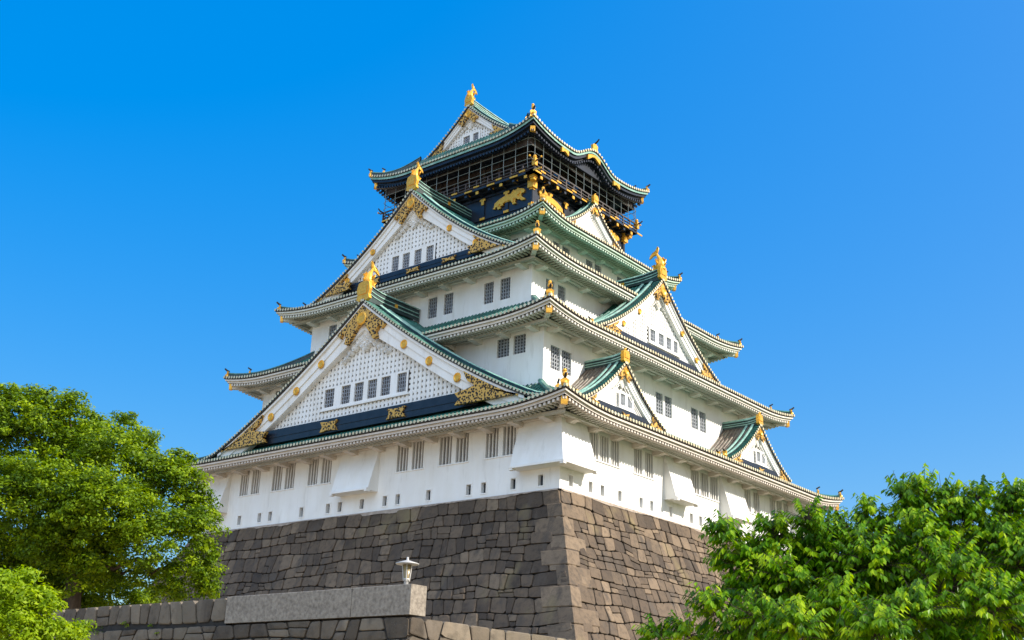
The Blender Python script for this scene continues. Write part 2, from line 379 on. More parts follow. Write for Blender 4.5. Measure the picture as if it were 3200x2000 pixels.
    if k == 5:                                  # undulating gable over the right and left eaves
        for side in (1, 3):
            P = frame(side, cx, cy); ht, hn, hti, hni, zf = roof_fn(d, side, True)
            kb = MB(); zt = zf(.15, hn)
            kb.grid([[P(.15+a, hn-.25-2.6*i/4, zt+b) for a, b in ((-.2, -.1), (-.2, .34), (-.1, .44), (.1, .44), (.2, .34), (.2, -.1))] for i in range(5)], 0)
            kb.build('kara_ridge', [PATINA], roof)
            g = MB()
            g.prism(lambda a, n, z: P(.15+a, hn+n, zt+z), [(-.4, -.05), (.4, -.05), (.34, .35), (.4, .6), (0, .85), (-.4, .6), (-.34, .35)], -.3, -.05, 0)
            g.tube([P(.15, hn-.2, zt+.75), P(.15, hn+.15, zt+.95), P(.15, hn+.35, zt+1.15)], [.09, .08, .06], 6, 1)
            for s0, s1, dz0 in ((-4.9, -3.9, -.42), (-1.0, .9, -.45), (3.1, 4.1, -.42)):
                top = [(s0+(s1-s0)*i/6, zf(s0+(s1-s0)*i/6, hn)+dz0) for i in range(7)]
                bot = [(s, z-.34-.12*math.cos((s-s0)/(s1-s0)*2*PI)) for s, z in top][::-1]
                gp = MB(); gp.prism(lambda a, n, z: P(a, hn+n, z), top+bot, -.2, -.03, 0); gp.build('gold_plate', GOLD, roof)
            g.build('kara_ornament', [GOLD, STEEL], roof)
            bd = MB()
            top = [(-3.4+6.8*i/24+.15, zf(-3.4+6.8*i/24+.15, hn)-.3) for i in range(25)]
            bot = [(s, d['ze']-.75) for s, z in top][::-1]
            bd.prism(lambda a, n, z: P(a, hn+n, z), top+bot, -1.0, -.75, 0)
            bd.build('kara_board', [BLACK], roof)
    return roof
ROOF = {k: make_roof(k) for k in T}

# ------------------------------------------------------------------ walls, windows, loopholes
def cut_face(mb, P, s0, s1, z0, z1, n, holes, dep, mat=0):
    S = sorted({s0, s1, *[h[i] for h in holes for i in (0, 1)]}); Z = sorted({z0, z1, *[h[i] for h in holes for i in (2, 3)]})
    for a, b in zip(S[:-1], S[1:]):
        for c, e in zip(Z[:-1], Z[1:]):
            ms, mz = (a+b)/2, (c+e)/2
            if any(h[0] < ms < h[1] and h[2] < mz < h[3] for h in holes): continue
            mb.quad(P(a, n, c), P(b, n, c), P(b, n, e), P(a, n, e), mat)
    for a, b, c, e in holes:
        m = n-dep
        for q in (((a, n, c), (b, n, c), (b, m, c), (a, m, c)), ((a, n, e), (b, n, e), (b, m, e), (a, m, e)), ((a, n, c), (a, n, e), (a, m, e), (a, m, c)), ((b, n, c), (b, n, e), (b, m, e), (b, m, c))):
            mb.quad(*[P(*p) for p in q], mat)
def bar(mb, P, a, b, c, e, n0, n1, mat): mb.prism(P, [(a, c), (b, c), (b, e), (a, e)], n0, n1, mat)
def barred_window(P, n, opens, z0, z1, parent):
    mb = MB()
    for a, b in opens:
        mb.quad(P(a, n-.30, z0), P(b, n-.30, z0), P(b, n-.30, z1), P(a, n-.30, z1), 1)
        g = (b-a-.36)/4
        for i in range(3): bar(mb, P, a+g*(1+i)+.12*i, a+g*(1+i)+.12*(i+1), z0, z1, n-.06, n-.22, 0)
    bar(mb, P, opens[0][0]-.1, opens[-1][1]+.1, z0-.09, z0-.004, n+.07, n-.1, 2)
    mb.build('window', [WINBAR, WINDARK, PLASTER], parent)
def grid_window(P, n, opens, z0, z1, parent, nx=3, nz=6, bs=.055):
    mb = MB()
    for a, b in opens:
        mb.quad(P(a, n-.20, z0), P(b, n-.20, z0), P(b, n-.20, z1), P(a, n-.20, z1), 1)
        for i in range(1, nx+1):
            x = a+(b-a)*i/(nx+1); bar(mb, P, x-bs, x+bs, z0, z1, n-.08, n-.17, 0)
        for i in range(1, nz):
            z = z0+(z1-z0)*i/nz; bar(mb, P, a, b, z-bs*.8, z+bs*.8, n-.10, n-.16, 0)
    mb.build('window', [GRIDBAR, GLASSD], parent)
def loophole(P, n, s, z, parent):
    mb = MB(); a, b, c, e = s-.21, s+.21, z-.36, z+.36
    mb.quad(P(a, n-.28, c), P(b, n-.28, c), P(b, n-.28, e), P(a, n-.28, e), 1)
    for q in ((a-.09, a-.003, c-.09, e+.09), (b+.003, b+.09, c-.09, e+.09)): bar(mb, P, *q, n+.035, n-.02, 0)
    for q in ((a-.002, b+.002, c-.09, c-.003), (a-.002, b+.002, e+.003, e+.09)): bar(mb, P, *q, n+.035, n-.02, 0)
    mb.build('loophole', [PLASTER, GLASSD], parent)

def dbl(a, b): m = (b-a-.42)/2; return [(a, a+m), (b-m, b)]
def tpl(a, b): m = (b-a-.44)/3; return [(a, a+m), (a+m+.22, a+2*m+.22), (b-m, b)]
# storey 1
cx, cy = T[1]['c']; wu, wv = T[1]['wu'], T[1]['wv']
W1 = {0: ([dbl(-13.44-cx, -10.95-cx), dbl(-9.38-cx, -6.72-cx), dbl(-5.1-cx, -2.5-cx), dbl(4.52-cx, 7.14-cx), dbl(8.70-cx, 11.40-cx), dbl(12.98-cx, 15.60-cx)],
          [x-cx for x in (-13.04, -10.51, -9.2, -5.5, -2.48, -1.17, 1.19, 3.56, 4.87, 7.87, 11.61, 12.95, 15.52, 17.82)]),
      1: ([tpl(-14.9-cy, -11.35-cy), dbl(-9.48-cy, -7.0-cy), tpl(-1.68-cy, 2.37-cy), dbl(6.67-cy, 9.3-cy), tpl(11.08-cy, 14.61-cy)],
          [y-cy for y in (-16.97, -14.76, -13.39, -11.3, -8.64, -7.25, -4.67, -1.78, -.43, .92, 2.28, 5.2, 7.73, 9.13, 12.0, 15.2)]),
      2: ([], []), 3: ([dbl(-12, -9.5), dbl(-3, -.5), dbl(7, 9.6)], [-10, -4, 2, 8, 13])}
wb = MB()
for side in range(4):
    P = frame(side, cx, cy); hn, ht = (wv, wu) if side % 2 == 0 else (wu, wv)
    wins, loops = W1[side]
    z0, z1 = (2.70, 4.74) if side != 1 else (2.68, 4.50)
    holes = [(a, b, z0, z1) for wn_ in wins for a, b in wn_]+[(s-.21, s+.21, .33, 1.05) for s in loops]
    cut_face(wb, P, -ht, ht, 0, 5.1, hn, holes, .3)
    wb.quad(P(-ht, hn, 0), P(ht, hn, 0), P(ht, hn-1, 0), P(-ht, hn-1, 0))
    for o_ in wins: barred_window(P, hn, o_, z0, z1, keep)
    for s in loops: loophole(P, hn, s, .69, keep)
wb.build('wall', PLASTER, keep)
# stone-drop boxes that flare out from the first storey
def drop_profile(z): return [(-.05, 4.98), (.08, 4.98), (.30, 4.0), (.62, 3.0), (1.0, 1.62), (1.16, 1.58), (1.16, 1.44), (-.05, 1.44)]
def stone_drop(side, a, b):
    P = frame(side, cx, cy); hn = wv if side % 2 == 0 else wu; mb = MB()
    pr = drop_profile(0)
    mb.prism(lambda n, s, z: P(s, hn+n, z), pr, a, b, 0)
    for s in (a+.12, b-.12): mb.box(P(s, hn+.98, 1.38), P(.13, 0, 0)-P(0, 0, 0), P(0, .17, 0)-P(0, 0, 0), (0, 0, .058), 0)
    mb.build('stone_drop', PLASTER, keep)
stone_drop(0, -1.2-cx, 2.75-cx)
stone_drop(1, -5.55-cy, -2.5-cy); stone_drop(1, 2.65-cy, 5.9-cy)
stone_drop(3, -4, 0)
def corner_drop(sx, sy, lx, ly):
    mb = MB(); X, Y = cx+sx*wu, cy+sy*wv
    pr = [(.08, 4.98), (.30, 4.0), (.62, 3.0), (1.0, 1.62), (1.16, 1.58), (1.16, 1.44), (-.05, 1.44)]
    r = [[Vector((X+sx*n, Y-sy*ly, z)) for n, z in pr], [Vector((X+sx*n, Y+sy*n, z)) for n, z in pr], [Vector((X-sx*lx, Y+sy*n, z)) for n, z in pr]]
    mb.grid(r, 0)
    for e, o in ((r[0], Vector((X-sx*.05, Y-sy*ly, 4.98))), (r[2], Vector((X-sx*lx, Y-sy*.05, 4.98)))): mb.add(e+[o], [list(range(len(e)+1))], 0)
    mb.quad(r[0][-1], r[1][-1], r[2][-1], Vector((X-sx*lx, Y-sy*ly, 1.44)), 0)
    for p in (Vector((X+sx*.98, Y-sy*(ly-.14), 1.38)), Vector((X-sx*(lx-.14), Y+sy*.98, 1.38)), Vector((X+sx*.98, Y+sy*.98, 1.38))): mb.box(p, (.15, 0, 0), (0, .15, 0), (0, 0, .058), 0)
    mb.build('stone_drop', PLASTER, keep)
corner_drop(1, -1, 3.35, 2.75); corner_drop(-1, -1, 3.9, 3.4); corner_drop(1, 1, 3.2, 3.0)

def storey(k, z0, z1, wins, zw):
    cx, cy = T[k]['c']; wu, wv = T[k]['wu'], T[k]['wv']; mb = MB()
    mat = PLASTER
    for side in range(4):
        P = frame(side, cx, cy); hn, ht = (wv, wu) if side % 2 == 0 else (wu, wv)
        ctr = cx if side % 2 == 0 else cy; sg = 1 if side < 2 else -1
        ops = [[(sg*(a-ctr), sg*(b-ctr)) if sg > 0 else (-(b-ctr), -(a-ctr)) for a, b in g] for g in wins[side % 2]] if side < 2 else []
        za, zb = zw[side % 2]
        cut_face(mb, P, -ht, ht, z0, z1, hn, [(a, b, za, zb) for g in ops for a, b in g], .2)
        for g in ops:
            grid_window(P, hn, g, za, zb, keep)
            fb = MB()
    mb.build('wall', mat, keep)
storey(2, 7.8, 12.8, {0: [[(11.46, 12.6), (13.0, 14.12)], [(-13.4, -12.3), (-11.9, -10.8)]], 1: [[(-14.74, -13.6), (-13.4, -12.26)], [(-7.6, -6.5), (-6.2, -5.1)], [(-.83, .25), (.53, 1.62)], [(4.69, 5.8), (6.03, 7.1)], [(11.8, 12.9), (13.2, 14.3)]]}, {0: (10.85, 12.28), 1: (9.62, 11.36)})
storey(3, 15.0, 19.2, {0: [[(1.77, 2.74), (3.51, 4.47)], [(7.75, 8.71), (9.4, 10.39)], [(-10.13, -9.17), (-8.7, -7.75)], [(-4.4, -3.4), (-2.7, -1.7)]], 1: [[(-11.3, -10.25), (-9.76, -8.76)], [(8.7, 9.7), (10.2, 11.2)]]}, {0: (16.62, 18.38), 1: (16.6, 18.38)})
storey(4, 21.6, 24.8, {0: [[(4.9, 5.8), (6.3, 7.2)], [(-7.6, -6.7), (-6.2, -5.3)]], 1: [[(-6.33, -5.4), (-5.04, -4.0)], [(-1.6, -.6), (-.29, .74)], [(3.2, 4.2), (4.5, 5.5)]]}, {0: (22.9, 24.15), 1: (22.9, 24.2)})

# ------------------------------------------------------------------ gables
def gable(side, s0, nf, w, zb, za, c, nb, k, nwin=None, wz=None, lattice=True, fish=True, tb=1.7, ta=2.3, plates=(), nbar=.40, ros=(), boardz=None, cen=(0, 0), fs=1.0, ribmat=0, ext=1.0):
    P0 = frame(side, *cen); P = lambda s, n, z: P0(s0+s, n, z)
    def zt(dx):
        u = min(abs(dx)/w, 1.0); return zb+(za-zb)*((1-u)-c*u*(1-u))-max(0, abs(dx)-w)*.26
    def zin(dx):                                # lower edge of the bargeboard
        u = abs(dx)/w; return zt(dx)-(tb+(ta-tb)*max(0, 1-u*3)**1.5)
    N = 26; we = w*ext; X = [we*i/N for i in range(N+1)]
    root = MB()
    for sg in (1, -1):
        root.grid([[P(sg*x, n, zt(x)) for x in X] for n in (nf-.05, nf-1.2*k)], 0); root.grid([[P(sg*x, n, zt(x)) for x in X] for n in (nf-1.2*k, nb)], 4 if ribmat else 0)
        root.grid([[P(sg*x, n, zt(x)-.2) for x in X] for n in (nf-.05, nf-1.4*k)], 2)
        # ribs running down the slope
        n = nf-1.25*k-.1
        while n > nb:
            rr = .095
            root.grid([[P(sg*x, n+rr*math.cos(a), zt(x)+rr*1.2*math.sin(a)) for a in (PI, .75*PI, .5*PI, .25*PI, 0)] for x in X[1::2]+[we]], 4 if ribmat else 0)
            n -= TILE
        # verge tiles pointing out of the gable with gilt caps
        x = .1
        while x < we*.99:
            z = zt(x); root.grid([[P(sg*(x+.10*math.cos(a)), n, z+.13*math.sin(a)) for a in (PI, .75*PI, .5*PI, .25*PI, 0)] for n in (nf+.06, nf-.95*k)], 3)
            root.add([P(sg*(x+.115*math.cos(2*PI*a/8)), nf+.075, z+.02+.115*math.sin(2*PI*a/8)) for a in range(8)], [list(range(8))], 1)
            sl = abs(zt(x+.05)-zt(x))/.05; x += .34/math.sqrt(1+sl*sl)
        root.grid([[P(sg*x, nf, zt(x)+.02) for x in X], [P(sg*x, nf, zt(x)-.18) for x in X]], 2)
        root.grid([[P(sg*x, nf, zt(x)-.18) for x in X], [P(sg*x, nf-.25, zt(x)-.18) for x in X]], 2)
    g = root.build('gable', [PATINA, CAPGOLD, DARKEDGE, PATINA, BROWNCOP], keep)
    # descending ridges
    for sg in (1, -1):
        for q, hw, hh in ((1.12*k, .16, .34), (2.0*k, .13, .26)) if side == 0 else ((1.25*k, .15*k+.04, .24), (2.3*k+.1, .13*k+.04, .20)):
            dr = MB(); xs = [we*(.05+.92*i/20) for i in range(21)]
            dr.grid([[P(sg*x, nf-q+a*hw, zt(x)+b) for a, b in ((-1, -.05), (-1, hh), (1, hh), (1, -.05))] for x in xs], 0)
            dr.grid([[P(sg*x, nf-q+a*hw*1.15, zt(x)+b) for a, b in ((-1, hh), (-1, hh+.04), (-.4, hh+.10), (.4, hh+.10), (1, hh+.04), (1, hh))] for x in xs], 1)
            x = xs[-1]
            if side == 1:
                dr.box(P(sg*(x+.1), nf-q, zt(x)+.22), P(.07, 0, 0)-P(0, 0, 0), P(0, hw*1.5, 0)-P(0, 0, 0), (0, 0, .36), 2)
                dr.ball(P(sg*(x+.12), nf-q, zt(x)+.2), .2, 2)
                dr.tube([P(sg*x, nf-q, zt(x)+.5), P(sg*(x+.4), nf-q, zt(x)+.68)], [.08, .06], 6, 3)
            dr.build('descending_ridge', [DARKPAT, MINT, GOLD, STEEL], g)
    # bargeboard: rim, outer fillet, board
    bb = MB()
    for sg in (1, -1):
        def slab(f0, f1, n0, n1, xe):
            xs = [xe*i/N for i in range(N+1)]
            a = [(sg*x, f0(x)) for x in xs]; b = [(sg*x, f1(x)) for x in xs]
            for i in range(N):
                q = [a[i], a[i+1], b[i+1], b[i]]
                bb.add([P(s, n0, z) for s, z in q], [(0, 1, 2, 3)], 0)
                bb.quad(P(*[b[i][0], n0, b[i][1]]), P(b[i+1][0], n0, b[i+1][1]), P(b[i+1][0], n1, b[i+1][1]), P(b[i][0], n1, b[i][1]), 0)
        r1 = .16+.26*k
        slab(lambda x: zt(x)-.17, lambda x: zt(x)-r1, nf-.10, nf-.3, w*.985)
        slab(lambda x: zt(x)-r1+.01, lambda x: zt(x)-r1-(tb-r1)*.50, nf-.22*k-.06, nf-.5*k, w*.97)
        slab(lambda x: zt(x)-r1-(tb-r1)*.50+.01, lambda x: max(zin(x), zb-.3), nf-.30*k-.08, nf-.9*k, w*.96)
        slab(lambda x: zin(x)+.10, lambda x: zin(x)-.04, nf-.36*k-.10, nf-.9*k, w*.9)
    bb.build('bargeboard', PLASTER, g)
    # triangle behind
    nl = nf-.9*k
    bz0, bz1 = boardz
    def xin(z):                                 # half width under the bargeboard at height z
        lo, hi = 0, w
        for _ in range(30):
            m = (lo+hi)/2
            if zin(m) > z: lo = m
            else: hi = m
        return lo
    lat = MB(); top = zin(0)
    xs = [xin(bz1-.3)*i/16 for i in range(17)]
    poly = [(-x, zin(x)+.25) for x in xs[::-1]]+[(x, zin(x)+.25) for x in xs[1:]]
    poly = [(poly[0][0], bz0)]+poly+[(poly[-1][0], bz0)]
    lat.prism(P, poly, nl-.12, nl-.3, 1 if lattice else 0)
    wx0, wx1 = (nwin[0][0]-.22, nwin[-1][1]+.22) if nwin else (0, 0)
    def blocked(s, z): return nwin and wx0 < s < wx1 and wz[0]-.35 < z < wz[1]+.12
    if lattice:
        W = xin(bz1); n = int(W/nbar)
        for i in range(-n, n+1):
            s = i*nbar; z1 = zin(abs(s)+.1)+.1
            if z1 < bz1+.05: continue
            hw = nbar*.30
            if nwin and wx0 < s < wx1:
                bar(lat, P, s-hw, s+hw, bz1, wz[0]-.32, nl, nl-.14, 0)
                if z1 > wz[1]+.15: bar(lat, P, s-hw, s+hw, wz[1]+.1, z1, nl, nl-.14, 0)
            else: bar(lat, P, s-hw, s+hw, bz1, z1, nl, nl-.14, 0)
        z = bz1+.12
        while z < top-.2:
            x = xin(z)
            if nwin and wz[0]-.35 < z < wz[1]+.15:
                if x > wx1: bar(lat, P, wx1, x, z-nbar*.28, z+nbar*.28, nl-.04, nl-.14, 0); bar(lat, P, -x, wx0, z-nbar*.28, z+nbar*.28, nl-.04, nl-.14, 0)
            elif x > .3: bar(lat, P, -x, x, z-nbar*.28, z+nbar*.28, nl-.04, nl-.14, 0)
            z += nbar
    else:
        # thin raised mouldings following the gable
        for off in (.28, .52):
            for sg in (1, -1):
                xs2 = [xin(bz1)*.97*i/14 for i in range(15)]
                lat.grid([[P(sg*x, nl+.03, zin(x)-off+dz) for x in xs2 if 1] for dz in (0, .09)], 0)
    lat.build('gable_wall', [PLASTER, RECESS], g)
    if nwin:
        surr = MB(); S = nl+.06
        cut_face(surr, P, wx0, wx1, wz[0]-.16, wz[1]+.16, S, [(a, b, wz[0], wz[1]) for a, b in nwin], .24)
        bar(surr, P, wx0-.1, wx1+.1, wz[0]-.30, wz[0]-.163, S+.10, S-.2, 0)
        surr.build('window_surround', PLASTER, g)
        for a, b in nwin:
            m = MB(); m.quad(P(a, S-.2, wz[0]), P(b, S-.2, wz[0]), P(b, S-.2, wz[1]), P(a, S-.2, wz[1]), 1)
            for i in (1, 2, 3): x = a+(b-a)*i/4; bar(m, P, x-.04, x+.04, wz[0], wz[1], S-.08, S-.17, 0)
            nz = 5 if wz[1]-wz[0] > 1.1 else 3
            for i in range(1, nz): z = wz[0]+(wz[1]-wz[0])*i/nz; bar(m, P, a, b, z-.035, z+.035, S-.10, S-.16, 0)
            m.build('window', [GRIDBAR, GLASSD], g)
    bo = MB(); xb = xin(bz1)+.5*k
    bo.prism(P, [(-xb-.6, bz0), (xb+.6, bz0), (xb, bz1), (-xb, bz1)], nf-.55*k, nl-.05, 0)
    bo.prism(P, [(-xb-.2, bz0+(bz1-bz0)*.42), (xb+.2, bz0+(bz1-bz0)*.42), (xb+.1, bz0+(bz1-bz0)*.55), (-xb-.1, bz0+(bz1-bz0)*.55)], nf-.50*k, nf-.6*k, 0)
    bo.build('base_board', BLACK, g)
    # gilt work
    f = MB(); nn = nf-.02; kk = k; k = k*fs
    a_ = zt(0)-.40*k-.1
    xs = [2.9*k*i/8 for i in range(9)]
    outer = [(-x, zt(x)-.22*k-.22) for x in xs[::-1]]+[(x, zt(x)-.22*k-.22) for x in xs[1:]]
    tipz = outer[0][1]
    inner = [(2.45*k, tipz-.42*k), (2.2*k, tipz+.10*k), (1.75*k, tipz-.5*k), (1.95*k, tipz-1.0*k), (1.55*k, tipz-1.15*k), (1.0*k, tipz-.42*k), (.45*k, tipz+.30*k), (0, tipz+.62*k)]
    inner = inner+[(-x, z) for x, z in inner[-2::-1]]
    f.prism(P, outer+inner, nn, nn-.35*k, 0); f.build('gold_filigree', [FILI], g)
    for sg in (1, -1):
        xe = w*.955; x0 = xe-5.4*k
        o1 = [(x0+(xe-x0)*i/8, zt(x0+(xe-x0)*i/8)-.2*k-.2) for i in range(9)]
        zl = max(o1[-1][1]-.10*k, bz0+.02); 
        pl = o1+[(xe, zl), (x0-.75*k, bz0+.05), (x0-.35*k, bz0+.5*k), (x0-.8*k, bz0+1.0*k), (x0+.3*k, bz0+1.15*k), (x0+1.2*k, bz0+1.35*k), (x0+.5*k, bz0+1.75*k), (x0+.2*k, o1[0][1]-.45*k)]
        f = MB(); f.prism(P, [(sg*s, z) for s, z in pl], nn, nn-.30*k, 0); f.build('gold_filigree', [FILI], g)
    k = kk
    def disc(s, z, r, n0):
        rz = MB()
        rim = [P(s+r*math.cos(2*PI*i/16), n0, z+r*math.sin(2*PI*i/16)) for i in range(16)]
        rim2 = [P(s+r*.8*math.cos(2*PI*i/16), n0+.08, z+r*.8*math.sin(2*PI*i/16)) for i in range(16)]
        rim3 = [P(s+r*.45*math.cos(2*PI*i/16), n0+.03, z+r*.45*math.sin(2*PI*i/16)) for i in range(16)]
        rz.grid([rim, rim2, rim3], 0, True); rz.add(rim3, [list(range(16))], 0); rz.build('rosette', GOLD, g)
    disc(0, zt(0)-1.55*k, .56*k, nn+.02)
    for x in ros:
        for sg in (1, -1): disc(sg*x, zt(x)-(tb*.60)-.05, .36*k, nf-.22*k-.05)
    if plates:
        for s in plates:
            pb = MB()
            h0, h1 = bz0+.08, bz1-.2; m = (h0+h1)/2; hw = .95*k
            pb.prism(P, [(s-hw, h0), (s-hw*.25, h0+.08), (s+hw*.25, h0+.08), (s+hw, h0), (s+hw*.72, m), (s+hw, h1), (s+hw*.25, h1-.08), (s-hw*.25, h1-.08), (s-hw, h1), (s-hw*.72, m)], nf-.40*k, nf-.56*k, 0)
            pb.build('gold_plate', FILI, g)
    # white carved pendant
    if k > .45:
        cv = MB(); z0 = zin(0)-.15; n0 = nl+.02
        for s, dz, r in ((0, -.1, .5), (0, -.75, .42), (.42, -.4, .34), (-.42, -.4, .34), (0, -1.25, .27), (.75, -.75, .28), (-.75, -.75, .28), (1.15, -1.05, .30), (-1.15, -1.05, .30), (1.6, -1.4, .24), (-1.6, -1.4, .24), (2.0, -1.75, .2), (-2.0, -1.75, .2), (2.4, -2.0, .17), (-2.4, -2.0, .17), (.3, -1.0, .24), (-.3, -1.0, .24)):
            c0 = P(s*k, n0, z0+dz*k)
            rows = []
            for i in range(5):
                rr = r*k*1.12*(1, .9, .6, .4, .12)[i]; dn = (0, .34, .16, .36, .2)[i]*k*k
                rows.append([P(s*k+rr*math.cos(2*PI*j/10), n0+dn, z0+dz*k+rr*math.sin(2*PI*j/10)) for j in range(10)])
            cv.grid(rows, 0, True); cv.add(rows[-1], [list(range(10))], 0)
        cv.build('carved_pendant', PLASTER, g)
    # ridge
    rg = MB(); h = 1.0*k if k > .6 else .55
    rw = .30*k+.04
    ns = [nf-.15+(nb-nf+.15)*i/8 for i in range(9)]
    lift = [.35*k*max(0, 1-i/3)**2 for i in range(9)]
    z0 = zt(0)-.1
    rg.grid([[P(a*rw, n, z0+b+l*(b > 0)) for a, b in ((-1, 0), (-1, h), (1, h), (1, 0))] for n, l in zip(ns, lift)], 0)
    for hz in (.30*h, .62*h):
        for sg in (1, -1):
            rg.grid([[P(sg*(rw+a), n, z0+hz+b+l) for a, b in ((-.02, 0), (.05, 0), (.05, .07), (-.02, .07))] for n, l in zip(ns, lift)], 1)
    rg.grid([[P(a*rw*1.25, n, z0+h+b+l) for a, b in ((-1, 0), (-1, .06), (-.5, .2), (.5, .2), (1, .06), (1, 0))] for n, l in zip(ns, lift)], 1)
    rg.add([P(a*rw, nf-.15, z0+b) for a, b in ((-1, 0), (-1, h+.35*k), (1, h+.35*k), (1, 0))], [(0, 1, 2, 3)], 0)
    if k > .6: rg.box(P(0, (nf*.45+nb*.55), z0+h*.5), P(rw+.07, 0, 0)-P(0, 0, 0), P(0, .14, 0)-P(0, 0, 0), (0, 0, .16), 2)
    rg.build('ridge', [DARKPAT, MINT, GOLD], g)
    on = MB(); q = .62*k+.10
    pz = z0+.15
    on.prism(P, [(x*q, pz+z*q) for x, z in ((-1, 0), (-.85, .5), (-1.0, 1.1), (-.8, 1.9), (-.4, 2.05), (.4, 2.05), (.8, 1.9), (1.0, 1.1), (.85, .5), (1, 0), (.5, -.25), (0, .05), (-.5, -.25))], nf+.06, nf-.22, 0)
    on.prism(P, [(x*q*.6, pz+.55*q+z*q*.6) for x, z in ((-1, 0), (-1, 1.6), (1, 1.6), (1, 0))], nf+.11, nf+.05, 0)
    if not fish:
        on.ball(P(0, nf-.05, pz+2.2*q), .14, 0); on.tube([P(0, nf-.15, pz+2.0*q), P(0, nf+.2, pz+2.35*q)], [.08, .06], 6, 1)
    on.build('ridge_end_plate', [GOLD, STEEL], g)
    if fish:
        fb = MB(); Z = z0+h+.35*k; n0 = nf-.55*k; q = k if side == 0 and k > .7 else k*1.35
        F = lambda s, n, z: P(s*q, n0+n*q, Z+z*q)
        path = [(-.05, 0.0), (.10, .25), (.22, .60), (.18, .95), (.02, 1.25), (-.14, 1.48), (-.20, 1.66)]
        rad = [.36, .46, .44, .34, .24, .16, .10]
        rows = []
        for (n, z), r in zip(path, rad):
            rows.append([F(r*.95*math.cos(2*PI*j/10), n+r*math.sin(2*PI*j/10)*.9, z+r*.25*math.sin(2*PI*j/10)*-1) for j in range(10)])
        fb.grid(rows, 0, True); fb.add(rows[0], [list(range(10))], 0); fb.add(rows[-1], [list(range(10))], 0)
        X_ = lambda a, b, c: F(b, a, c)                  # polygons in the (n,z) plane
        fb.prism(X_, [(-.22, 1.5), (-.08, 1.78), (-.02, 2.12), (-.12, 2.3), (-.22, 2.1), (-.34, 1.9), (-.62, 1.78), (-.88, 1.5), (-.95, 1.22), (-.78, 1.30), (-.55, 1.45)], -.07, .07, 0)
        fb.prism(X_, [(-.30, .15), (-.62, .05), (-.55, .35), (-.75, .55), (-.40, .65)], -.06, .06, 0)
        fb.prism(X_, [(.50, .3), (.72, .5), (.62, .65), (.74, .9), (.52, .95), (.46, 1.15), (.30, 1.0)], -.06, .06, 0)
        for sg in (1, -1):
            fb.prism(lambda a, b, c, sg=sg: F(sg*(.28+a), .1+b, c), [(0, .35), (.35, .55), (.45, .85), (.22, .78), (.0, .75)], -.05, .05, 0)
            fb.ball(F(sg*.22, .36, .32), .09*q, 0)
        fb.ball(F(0, .34, .10), .30*q, 0, (1, 1, .8))
        fb.build('fish_ornament', GOLD, g, True)
    return g
# large left gable, upper left gable, crowning gable
c1, c2, c3, c4, c5 = (T[i]['c'] for i in range(1, 6))
gable(0, .6, 19.2, 16.6, 6.40, 16.62, .26, 13.2, 1.0, [(-4.42, -3.32), (-2.5, -1.5), (-1.04, -.06), (.42, 1.40), (1.86, 2.84), (3.56, 4.50)], (8.70, 10.18), True, True, 1.75, 2.35, (-3.2, 4.05), .42, (4.55, 7.25, 10.1), (6.5, 7.62), fs=.92, ext=1.15)
gable(0, .43, 14.6, 11.3, 20.2, 28.1, .36, 6.6, .82, [(-2.4, -1.6), (-1.15, -.35), (.2, 1.0), (1.55, 2.35)], (21.35, 22.68), True, True, 1.35, 1.95, (-4.2, .4, 4.4), .40, (4.4, 7.3), (20.5, 21.2), fs=.82, ext=1.15)
gable(0, -.36, 7.2, 5.5, 35.75, 40.05, .32, -6.2, .60, [(-.85, -.05), (.35, 1.0)], (36.42, 37.15), True, True, .85, 1.25, (), .32, (), (35.75, 36.05), (0, 0), .72, 0)
# right face: middle gable, two small ones on the first roof, one on the fourth
gable(1, .3, 15.9, 9.3, 14.55, 21.4, .40, 8.9, .72, [(-1.15, -.35), (.15, .95), (1.35, 2.1), (2.5, 3.15)], (15.78, 16.8), True, True, 1.25, 1.35, (), .34, (3.3, 5.6), (14.6, 15.25), (0, 0), .62, 0)
for y in (-10.4, 10.15):
    gable(1, y, 19.3, 5.35, 6.65, 10.62, .42, 15.6, .48, [(-.15, .45), (.75, 1.35)], (7.45, 8.3), False, False, .85, 1.05, (.3,), .3, (), (6.5, 7.1), (0, 0), .62, 1)
gable(1, -.1, 9.2, 4.2, 26.95, 30.1, .42, 7.0, .44, None, None, False, False, .75, .95, (), .3, (), (26.6, 26.75), (0, 0), .5, 0)

# ------------------------------------------------------------------ black top storey
body = MB(); bc = (-.55, -.3); bu, bv = 8.15, 6.95
def blk(P, hn, ht, z0, z1, o=0.0, m=0): body.quad(P(-ht-o, hn+o, z0), P(ht+o, hn+o, z0), P(ht+o, hn+o, z1), P(-ht-o, hn+o, z1), m); body.quad(P(-ht-o, hn+o, z0), P(ht+o, hn+o, z0), P(ht, hn, z0), P(-ht, hn, z0), m); body.quad(P(-ht-o, hn+o, z1), P(ht+o, hn+o, z1), P(ht, hn, z1), P(-ht, hn, z1), m)
class Fit:
    n = 0
    def _one(s, kind, a):
        m = MB(); getattr(m, kind)(*a); o = m.build('gold_fitting', GOLD, None); fitted.append(o)
    def box(s, *a):
        if s.on: s._one('box', a)
    def ball(s, *a):
        if s.on: s._one('ball', a)
fitted = []
fit = Fit(); bal = MB(); net = MB(); upw = MB()
NU, NV = 9.0, 8.25
